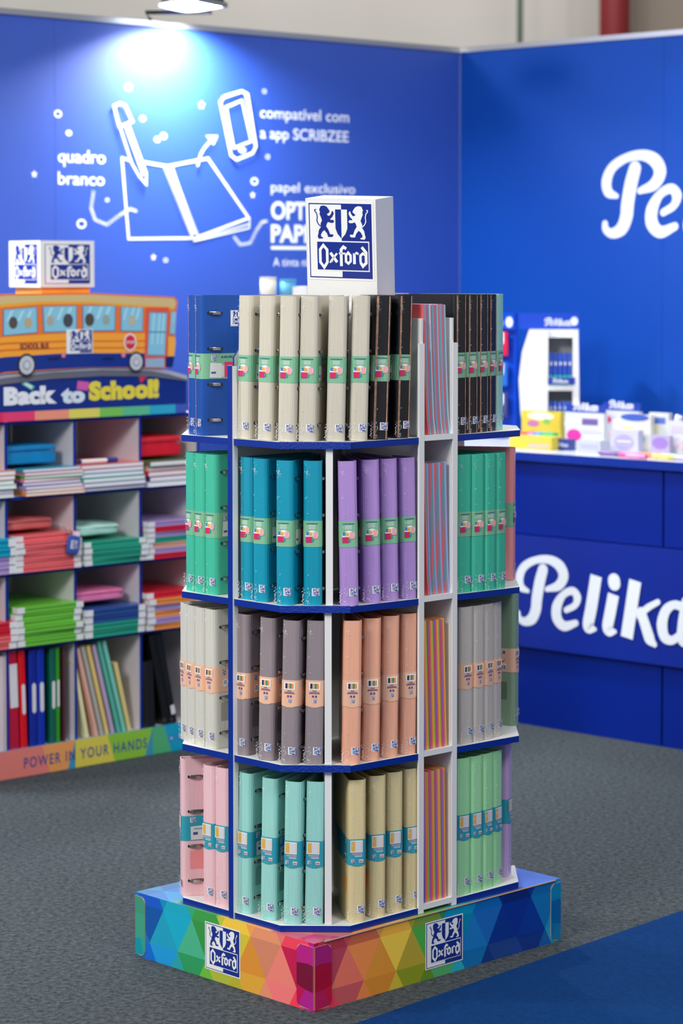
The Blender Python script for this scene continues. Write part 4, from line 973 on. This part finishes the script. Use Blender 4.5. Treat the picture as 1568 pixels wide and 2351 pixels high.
stack(333, 450, 1, 3, [K('wht', 'white'), K('nvy', 'navy'), K('red', 'red'), K('tan', 'tan'), K('olv', 'olive')], 1054, 'n', 'notebook')
stack(-40, 28, 2, 0, [K('lil', 'lilac'), K('lil', 'pale violet'), K('cyn', 'turquoise'), K('cyn', 'sky blue')], 1236, 'f', 'folder')
stack(28, 176, 2, 1, [K('cor', 'coral')] * 6, 1224, 'f', 'folder')
stack(186, 328, 2, 2, [K('sea', 'sea green')] * 4, 1238, 'f', 'folder')
stack(330, 450, 2, 3, [K('red', 'red'), K('lil', 'lilac'), K('tan', 'tan'), K('sea', 'green'), K('lil', 'grey lilac'), K('red', 'dark red'), K('lil', 'violet')], 1192, 'f', 'folder')
stack(-40, 27, 3, 0, [K('cor', 'coral'), K('cor', 'salmon'), K('red', 'red'), K('red', 'bright red')], 1428, 'f', 'folder')
stack(28, 178, 3, 1, [(( 110, 196, 60), 'bright green')] * 6, 1386, 'f', 'folder')
stack(186, 322, 3, 2, [K('sea', 'teal green'), K('sea', 'green'), K('ind', 'blue'), K('ind', 'dark blue')], 1391, 'f', 'folder')
stack(330, 450, 3, 3, [K('org', 'orange'), K('lil', 'lilac'), K('org', 'amber'), K('lil', 'violet'), K('org', 'light orange'), K('red', 'red')], 1354, 'f', 'folder')
def on_unit(px0, px1, pybot, pytop, yoff):
    x0, z0 = uu(px0, pybot); x1, z1 = uu(px1, pytop); return MU @ Vector(((x0 + x1) / 2, yoff, z0)), x1 - x0, z1 - z0
def pouch(px0, px1, pb, pt_, c, label, zip_=(220, 220, 222), p=5.0, wob=0, dy=.11, ly=.09):
    pos, W, H = on_unit(px0, px1, pb, pt_, dy); pos.z += .001; o = thing('pencil_case', label, 'pencil case', pos, urz)
    g = MB(mat(wc(c), c, .5, coat=.1, noise=(30, .08), bump=(60, .3))); g.softbox(W, ly * 2, H, p=p * 1.7, wob=wob, nu=44, nv=24); g.build('body', o, smooth=True)
    g = MB(mat('zip_' + wc(zip_), zip_, .4)); g.tube([(-W * .44, -ly * .99, H * .72), (0, -ly * 1.012, H * .74), (W * .44, -ly * .99, H * .72)], .0022, n=6); g.build('zip', o)
    g = MB(METAL); g.box(W * .36, W * .40, -ly * 1.05, -ly * .99, H * .60, H * .72); g.build('zip_pull', o)
    return o
pouch(22, 140, 1071, 1020, (0, 130, 190), 'blue box pencil case on notebooks, top row left cubby', (0, 80, 140), 9)
pouch(326, 428, 1053, 1000, (220, 14, 36), 'red pencil case on white notebooks, top row right cubby', (150, 0, 20), 7)
pc = pouch(22, 136, 1223, 1188, (206, 104, 100), 'coral soft pencil case on coral folders with blue tag', (160, 70, 70), 4, .002)
pouch(178, 288, 1237, 1200, (176, 224, 208), 'pale mint crumpled pencil case on sea green folders', (200, 230, 220), 3.6, .003)
pouch(176, 300, 1390, 1350, (240, 130, 176), 'pink roll pencil case on blue folders, third row', (200, 80, 140), 4.5)
pos, W, H = on_unit(134, 165, 1272, 1218, -.035); kt = thing('key_tag', 'blue plush key tag hanging from the coral pencil case', 'tag', pos, urz)
g = MB(mat('tag_blue', (50, 80, 170), .6)); g.T = Matrix.Rotation(.18, 4, 'Y'); g.softbox(W * .9, .012, H * .85, p=5); g.build('body', kt, smooth=True)
g = MB(PRINT); g.T = Matrix.Rotation(.18, 4, 'Y') @ mtx((0, -.0068, 0), X_, Z_, (0, -1, 0)); add_logo(g, -W * .25, H * .25, W * .5, H * .38, border=False, lift=.0002); g.build('crest_print', kt)
g = MB(CHROME); g.tube([(-.006 + .009 * math.cos(t * .7), 0.004, H * .93 + .012 * math.sin(t * .7)) for t in range(10)], .0018); g.tube([(-.008, .0, H * .95), (-.02, .02, H * 1.25), (-.024, .03, H * 1.35)], .002); g.build('key_ring', kt)
def marker(p0, r, L, c1_, c2_, label, rz, name='marker_pen', capf=.3):
    o = thing(name, label, 'pen', p0, rz); g = MB(mat(wc(c1_), c1_, .35, coat=.3)); g.tube([(0, 0, r), (L * (1 - capf), 0, r)], r, n=12); g.build('barrel', o, smooth=False)
    g = MB(mat(wc(c2_), c2_, .35, coat=.3)); g.tube([(L * (1 - capf) + .0002, 0, r), (L, 0, r)], r * 1.08, n=12); g.build('cap', o)
    g = MB(mat(wc(c2_), c2_, .35, coat=.3)); g.tube([(-.004, 0, r), (-.0002, 0, r)], r * .8, n=10); g.build('end_plug', o)
pos, W, H = on_unit(186, 268, 1064, 1052, .0); marker((pos.x - PU.d.x * W / 2, pos.y - PU.d.y * W / 2, uu(255, 1062)[1] + .001), .0075, W, (236, 226, 222), (40, 44, 130), 'white marker pen with navy cap on the white notebooks', urz)
pos, W, H = on_unit(184, 262, 1064, 1052, .03); marker((pos.x - PU.d.x * W / 2, pos.y - PU.d.y * W / 2, uu(255, 1062)[1] + .001), .006, W, (60, 50, 56), (40, 44, 60), 'dark pen behind the white marker on the notebooks', urz)
# bottom row upright folders
def slab(name, label, pxm, pyb, w_, h, d_, c, lean, group, yoff=.005, lab=None, cat='folder'):
    x = uu(pxm, pyb)[0]; pos = MU @ Vector((x, yoff, RZ[4] + .001 + abs(math.sin(lean)) * w_ / 2)); o = thing(name, label, cat, pos, 0, group)
    o.matrix_world = Matrix.Translation(pos) @ Matrix.Rotation(urz, 4, 'Z') @ Matrix.Rotation(lean, 4, 'Y')
    g = MB(mat(wc(c), c, .35, coat=.3)); r = w_ * .2
    g.prism([(-w_ / 2, d_), (-w_ / 2, r), (-w_ / 2 + r, 0), (w_ / 2 - r, 0), (w_ / 2, r), (w_ / 2, d_)], 0, h); g.build('cover', o)
    if lab:
        g = MB(PRINT); g.T = mtx((0, -.0006, 0), X_, Z_, (0, -1, 0)); a = w_ * lab[2]; z0, z1 = lab[0] * h, lab[1] * h
        g.poly([(-a, z0 + a), (0, z0), (a, z0 + a), (a, z1 - a), (0, z1), (-a, z1 - a)] if lab[3] else [(-a, z0), (a, z0), (a, z1), (-a, z1)], 0, 0, (222, 220, 224)); g.build('spine_label', o)
    return o
kx = uu(101, 1600)[0] - uu(100, 1600)[0]
G4 = 'coloured binders in the bottom row'
slab('lever_binder', 'crimson binder with large white spine label, bottom row left cubby', 38, 1710, 26 * kx, .315, .26, (186, 6, 56), -.03, G4, lab=(.42, .86, .34, 0), cat='binder')
slab('lever_binder', 'red slim binder with narrow white label beside the crimson one', 60, 1708, 15 * kx, .31, .26, (220, 0, 20), -.03, G4, lab=(.34, .66, .25, 1), cat='binder')
slab('lever_binder', 'blue slim binder with white label, left one of two', 82, 1705, 17 * kx, .308, .26, (0, 34, 150), -.01, G4, lab=(.34, .66, .25, 1), cat='binder')
slab('lever_binder', 'blue slim binder with white label, right one of two', 100, 1702, 17 * kx, .308, .26, (0, 44, 170), -.01, G4, lab=(.34, .66, .25, 1), cat='binder')
slab('lever_binder', 'dark teal green slim binder beside the blue ones', 126, 1698, 14 * kx, .305, .26, (0, 96, 78), 0.0, G4, lab=(.36, .66, .25, 1), cat='binder')
slab('lever_binder', 'green slim binder next to the dark teal one', 137, 1697, 8 * kx, .305, .26, (50, 150, 30), 0.0, G4, lab=(.38, .66, .3, 0), cat='binder')
slab('folder', 'dark maroon thin folder at the right of the bottom left cubby', 151, 1696, 5 * kx, .30, .26, (80, 40, 50), 0.0, 'thin upright folders')
G5 = 'pastel folders leaning in the bottom row'
for i, (px, c, nm, ln, h) in enumerate(((204, (232, 228, 176), 'cream', -.20, .26), (226, (226, 174, 156), 'pale peach', -.25, .30), (238, (176, 178, 172), 'pale grey', -.25, .305), (250, (230, 202, 122), 'soft yellow', -.25, .305), (263, (186, 166, 200), 'lilac', -.25, .305), (277, (90, 184, 160), 'sea green', -.26, .315), (289, (120, 206, 190), 'mint', -.26, .315), (301, (226, 206, 136), 'pale gold', -.24, .235))):
    slab('folder', '%s folder leaning in the bottom row middle cubby' % nm, px, 1672, .0135, h, .24, c, ln, G5)
for i, (px, c, nm) in enumerate(((316, (150, 206, 160), 'pale green'),)):
    slab('folder', 'short pale green folder standing behind the leaning pastel ones', 300, 1668, .012, .24, .12, c, -.05, G5, yoff=.16)
slab('folder', 'thick black binder standing upright in the bottom right cubby', 350, 1664, .05, .22, .24, (16, 17, 20), -.04, 'black folders')
slab('folder', 'wide black folder leaning at the right of the bottom right cubby', 388, 1660, .028, .31, .25, (14, 14, 17), -.20, 'black folders')
slab('folder', 'black folder with white sticker leaning beside the wide black one', 404, 1660, .028, .31, .25, (18, 18, 21), -.20, 'black folders', lab=(.10, .2, .3, 0))
slab('lever_binder', 'pale pink binder at the left edge of the bottom row', 2, 1715, 30 * kx, .30, .26, (222, 206, 210), 0, 'binders at the left edge', cat='binder')
slab('lever_binder', 'red brown binder at the left edge beside the pale pink one', -24, 1715, 24 * kx, .31, .26, (150, 60, 60), 0, 'binders at the left edge', cat='binder')

# ------------------------------------------------------------------ carton with poster tubes behind the tower
cx0 = ray(640, 700); cp = Vector((cx0.x / cx0.y * 8.35, 8.35, 0))
o = thing('tall_carton', 'tall white carton stand behind the binder tower', 'stand', cp, math.radians(-8)); g = MB(WHITE); g.box(-.09, .11, -.06, .10, 0, 1.47); g.build('body', o)
g = MB(WHITE); g.box(.058, .11, -.06, .10, 1.47, 1.535); g.build('raised_end', o)
for px, c, nm, top in ((616, (226, 220, 208), 'cream', 636), (661, (70, 150, 190), 'blue', 641)):
    r = ray(px, 690); p = Vector((r.x / r.y * 8.32, 8.32, 1.471)); z = CAMH + ray(px, top).z / ray(px, top).y * 8.30
    o = thing('poster_tube', '%s tube standing behind the tower left of the sign' % nm, 'tube', p); g = MB(mat('tube_' + nm, c, .5)); R_ = .028; g.tube([(0, 0, 0), (0, 0, z - 1.471 - .006)], R_, n=20); g.build('barrel', o, smooth=True)
    g = MB(mat('tube_cap_' + nm, tuple(min(255, v + 14) for v in c), .4)); g.tube([(0, 0, z - 1.471 - .0055), (0, 0, z - 1.471)], R_ * 1.04, n=20); g.build('end_cap', o)

# ------------------------------------------------------------------ goods on the counter
def cpos(px, back, z=0): # point on the counter: the photo's column at a distance back from its front edge
    r = ray(px, 1000); q = PC.p - PC.n * back; t = q.dot(PC.n) / (r.x * PC.n.x + r.y * PC.n.y); return Vector((r.x * t, r.y * t, CTOP + z))
def zof(px, py, P): r = ray(px, py); return CAMH + r.z * P.y / r.y
def small_script(mb, x, z, w_, lift, c=(240, 242, 246)):
    P_ = [p for (Q, W, s_) in GL for p in Q]; a = min(p[0] for p in P_); b = max(p[0] for p in P_); z0 = min(p[1] for p in P_); sc = w_ / (b - a)
    for P, W, sm in GL: mb.brush([(x + (u - a) * sc, z + (v - z0) * sc) for u, v in P], [q * sc for q in W], lift, c, smooth=min(sm, 3))
FR = mtx((0, 0, 0), X_, Z_, (0, -1, 0))
def FRo(y): return mtx((0, y, 0), X_, Z_, (0, -1, 0))
P = cpos(1262, .47, .0005); DW = .215; DHh = zof(1262, 757, P) - CTOP
ds = thing('pen_dispenser', 'white curved counter display filled with blue pens', 'display', P, -.10)
g = MB(WHITE); prof = [(-DW / 2 + .018, 0), (-DW / 2 + .0, .10), (-DW / 2 - .008, DHh * .55), (-DW / 2 + .004, DHh * .8), (-DW / 2 + .03, DHh), (-DW / 2 + .10, DHh), (-DW / 2 + .10, 0)]
T0 = mtx((0, .16, 0), X_, Z_, (0, -1, 0)); g.T = T0; g.prism(prof[::-1], 0, .16); g.build('side_panel', ds)
g = MB(WHITE); g.T = T0; g.prism([(DW / 2 - .024, 0), (DW / 2 + .004, 0), (DW / 2 - .004, DHh), (DW / 2 - .024, DHh)], 0, .16); g.build('side_panel', ds)
g = MB(WHITE); g.box(-DW / 2 + .10, DW / 2 - .024, .02, .16, DHh - .03, DHh); g.build('top_panel', ds)
g = MB(mat('tray_grey', (170, 174, 182), .5)); g.box(-DW / 2 + .10, DW / 2 - .024, .13, .16, 0, DHh - .03); g.build('back_panel', ds)
pw = DW - .124
for k, zz in enumerate((DHh * .52, DHh * .20)):
    g = MB(WHITE); g.box(-DW / 2 + .10, DW / 2 - .024, .0, .13, zz - .028, zz - .008); g.build('shelf', ds)
    g = MB(mat('tray_blue', (20, 50, 150), .4)); g.box(-DW / 2 + .101, DW / 2 - .015, -.018, -.012, zz - .004, zz + .022); tr_ = g.build('tray_front', ds)
    g = MB(LETTER); g.T = FRo(-.019); small_script(g, -DW / 2 + .118, zz + .001, .055, 0); g.build('script_lettering', tr_)
for k, zz in enumerate((DHh * .52, DHh * .20)):
    for i in range(5):
        lx = -DW / 2 + .111 + i * .0175
        q = ds.matrix_world if False else (Matrix.Translation(P) @ Matrix.Rotation(-.10, 4, 'Z'))
        o = thing('fountain_pen', 'blue pen with green cap, %s from left in the %s dispenser row' % (ORD[i], 'upper' if k == 0 else 'lower'), 'pen', q @ Vector((lx, .012, zz - .0075)), -.10, 'pens in the %s row of the dispenser' % ('upper' if k == 0 else 'lower'))
        hh = .118 if k == 0 else .07
        g = MB(mat('pen_blue', (16, 70, 180), .3, coat=.4)); g.tube([(0, 0, .036), (0, .01, hh)], .0074, n=8); g.build('barrel', o)
        g = MB(mat('pen_green', (60, 200, 180), .3, coat=.4)); g.tube([(0, 0, 0), (0, 0, .0355)], .0079, n=8); g.build('cap', o)
        g = MB(WHITE); g.tube([(0, -.0082 + .01 * .5, hh * .62), (0, -.0080 + .01 * .6, hh * .72)], .003, n=6); g.build('emblem', o)
HH = zof(1262, 720, P) - CTOP
hb = MB(mat('header_blue', (6, 62, 180), .35)); hb.T = T0; z0 = DHh + .001; hb.box(-DW / 2 - .01, DW / 2 + .0, z0, HH, .10, .13); hb = hb.build('header_panel', ds)
g = MB(LETTER); g.T = mtx((0, .16 - .1305, 0), X_, Z_, (0, -1, 0)); small_script(g, -.02, z0 + .012, .10, 0); g.disc(.088, (z0 + HH) / 2, .014, .016, 0, n=14); g.build('script_lettering', hb)
# blue hanging rack left of it
P2 = cpos(1160, .52, .0005); H2 = zof(1160, 720, P2) - CTOP
rk = thing('hanging_rack', 'tall blue rack with a white round emblem, half hidden behind the tower', 'rack', P2, crz)
g = MB(mat('header_blue', (6, 62, 180), .35)); g.box(-.12, .05, 0, .012, 0, H2); g.build('back_panel', rk)
g = MB(mat('header_blue', (6, 62, 180), .35)); g.box(-.13, .056, -.02, -.002, H2 - .06, H2); hp_ = g.build('header_panel', rk)
g = MB(LETTER); g.T = FRo(-.0206); g.disc(.034, H2 - .032, .017, .020, 0, n=16); small_script(g, -.11, H2 - .048, .11, 0); g.build('emblem_print', hp_)
g = MB(mat('rack_base', (10, 50, 150), .4)); g.box(-.12, .05, -.08, .0, 0, .03); g.build('foot', rk)
for k in range(3):
    for j in range(2):
        z = .12 + k * .115; x = -.07 + j * .07
        o = thing('hanging_pack', '%s blister pack hanging on the blue rack, %s row %s' % (('red', 'dark', 'blue')[(k + j) % 3] , ('lower', 'middle', 'upper')[k], ('left', 'right')[j]), 'pack', Matrix.Translation(P2) @ Matrix.Rotation(crz, 4, 'Z') @ Vector((x, -.02, z)), crz, 'packs on the blue rack')
        g = MB(mat('packc%d' % ((k + j) % 3), ((200, 20, 60), (60, 60, 110), (30, 90, 180))[(k + j) % 3], .4)); g.box(-.028, .028, -.008, 0, -.04, .05); g.build('card', o)
        g = MB(WHITE); g.softbox(.03, .02, .05); g.build('blister', o); g = MB(CHROME); g.tube([(0, .019, .045), (0, -.03, .047)], .002, n=6); g.build('hook', o)
def pack(px0, px1, pyt, back, c, label, deco, header=None, tilt=0, dz=0, th=.022, pyb=None, name='blister_pack', cat='pack', rot=0, group=None):
    P = cpos((px0 + px1) / 2, back, .0006 + dz); W = (px1 - px0) * P.y / FPX / math.cos(crz + rot) * 1.0; H = zof((px0 + px1) / 2, pyt, P) - CTOP - dz; c = tuple(v * .9 for v in c)
    o = thing(name, label, cat, P, crz + rot, group); o.rotation_euler[0] = tilt
    g = MB(PRINT); g.box(-W / 2, W / 2, 0, th, 0, H * (1 if not header else .82), c=c); g.build('box_body', o)
    if header:
        g = MB(PRINT); g.prism([(-W / 2, H * .825), (W / 2, H * .825), (W / 2, H), (-W / 2, H)], 0, .001) if False else g.box(-W / 2, W / 2, th * .4, th * .6, H * .822, H, c=header); g.T = FRo(th * .4 - .0005); small_script(g, -W * .32, H * .86, W * .62, 0); g.build('header_tab', o)
    g = MB(PRINT); g.T = FRo(-.0006)
    for d in deco:
        k, a, b_, rx, ry, cc = d
        if k == 'o': g.disc(a * W, b_ * H, rx * W, ry * H, .0002 * (deco.index(d) + 1), cc)
        elif k == 'r': g.rect((a - rx) * W, (b_ - ry) * H, (a + rx) * W, (b_ + ry) * H, .0002 * (deco.index(d) + 1), cc)
        elif k == 's': small_script(g, (a - rx) * W, b_ * H, rx * 2 * W, .0002 * (deco.index(d) + 1), cc)
    if deco: g.build('front_print', o)
    return o, P, W, H
BLU = (30, 60, 160)
pack(1200, 1283, 944, .30, (232, 206, 60), 'yellow pack of felt pens with coloured tips, below the dispenser', [('o', 0, .85, .34, .12, (240, 236, 200)), ('o', -.2, .62, .16, .1, (180, 110, 150)), ('o', .15, .7, .1, .08, (120, 180, 90)), ('r', .2, .2, .2, .08, (240, 236, 210))])
pack(1172, 1262, 1002, .10, (236, 212, 70), 'low yellow box lying at the counter front edge', [('r', .2, .3, .25, .18, (240, 180, 150))], th=.07)
cR = [((220, 60, 60), 'red'), ((190, 130, 200), 'lilac'), ((50, 170, 220), 'light blue'), ((70, 190, 90), 'green')]
for i, (c, nm) in enumerate(cR):
    P = cpos(1196 + i * 16, .175, .026); marker(P, .014, .06, c, tuple(int(v * .8) for v in c), 'stubby %s crayon marker in front of the yellow pack' % nm, crz + 1.2, 'crayon_marker')
    P.z = CTOP + .001
pack(1300, 1382, 930, .24, (234, 236, 240), 'white pack with magenta badge and blue header', [('o', -.26, .3, .19, .14, (214, 50, 160)), ('r', .15, .62, .2, .07, (110, 90, 150)), ('r', .2, .4, .25, .03, (200, 200, 226)), ('r', -.05, .1, .35, .03, (190, 196, 220))], header=BLU)
pack(1272, 1308, 1008, .14, (40, 60, 140), 'small navy box in front of the magenta badge pack', [('s', 0, .3, .35, .2, (190, 200, 230))], th=.03)
pack(1384, 1462, 925, .34, (236, 238, 238), 'white pack with pink patch and blue header behind the others', [('o', -.34, .62, .12, .08, (226, 60, 130)), ('r', .1, .5, .3, .14, (250, 250, 250)), ('r', -.1, .3, .2, .05, (240, 190, 200))], header=BLU)  # white rectangle on the front is a painted blurred highlight
pack(1404, 1462, 988, .20, (214, 212, 232), 'pale lilac low pack with scalloped badge', [('o', 0, .45, .36, .36, (170, 160, 210)), ('r', 0, .5, .25, .03, (230, 230, 240))], th=.03)
pack(1424, 1490, 952, .27, (238, 236, 224), 'white pack with blue arc and teal oval', [('o', 0, .92, .45, .10, (60, 90, 180)), ('o', .2, .35, .12, .14, (60, 180, 190)), ('r', -.2, .6, .15, .05, (220, 214, 150))])
pack(1492, 1532, 948, .30, (232, 234, 226), 'white narrow pack right of the teal oval pack', [('r', 0, .8, .35, .08, (80, 110, 190)), ('r', -.2, .5, .12, .2, (220, 220, 170))])
pack(1496, 1535, 1000, .18, (190, 180, 216), 'small violet pack with round badge at the front', [('o', 0, .6, .42, .3, (150, 120, 190))], th=.02)
pack(1538, 1600, 968, .22, (228, 230, 238), 'white pack with plum badge at the right picture edge', [('o', .1, .28, .3, .16, (190, 60, 130)), ('r', 0, .75, .4, .1, (200, 190, 220))])
P = cpos(1534, .26, .0006); o = thing('glue_stick', 'blue glue tube with white cap leaning among the packs', 'glue', P); hq = zof(1540, 950, P) - CTOP
o.rotation_euler = (0, .28, 0); g = MB(mat('glue_blue', (10, 70, 190), .25, coat=.6)); g.tube([(0, 0, 0.006), (0, 0, hq * .82)], .013, n=14); g.build('barrel', o, smooth=True); g = MB(WHITE); g.tube([(0, 0, hq * .822), (0, 0, hq)], .0135, n=14); g.build('cap', o, smooth=True); g = MB(LETTER); g.T = FRo(-.0135); g.disc(0, hq * .62, .006, .008); g.build('emblem', o)
for i, (px, c, nm, rr) in enumerate(((1425, (240, 70, 140), 'bright pink', .05), (1468, (250, 150, 120), 'peach', .25), (1500, (240, 220, 120), 'pastel yellow', .1), (1440, (246, 140, 190), 'light pink', -.1), (1520, (150, 220, 190), 'pastel green', .2), (1552, (190, 180, 230), 'pastel violet', .0), (1378, (120, 90, 150), 'dusky purple', .05))):
    P = cpos(px, (.035, .075, .045, .012, .08, .05, .05)[i], .0006); marker(P, .0085, .085, c, tuple(int(v * .85) for v in c), '%s highlighter lying at the counter front edge' % nm, crz + rr, 'highlighter')
pack(1330, 1376, 1012, .09, (206, 210, 224), 'flat grey white box at the counter front edge', [('r', 0, .5, .4, .2, (170, 170, 190))], th=.05)
pack(1560, 1610, 1012, .10, (226, 206, 220), 'pale pink box at the right front corner of the counter', [('o', 0, .5, .3, .3, (190, 120, 170))], th=.05)
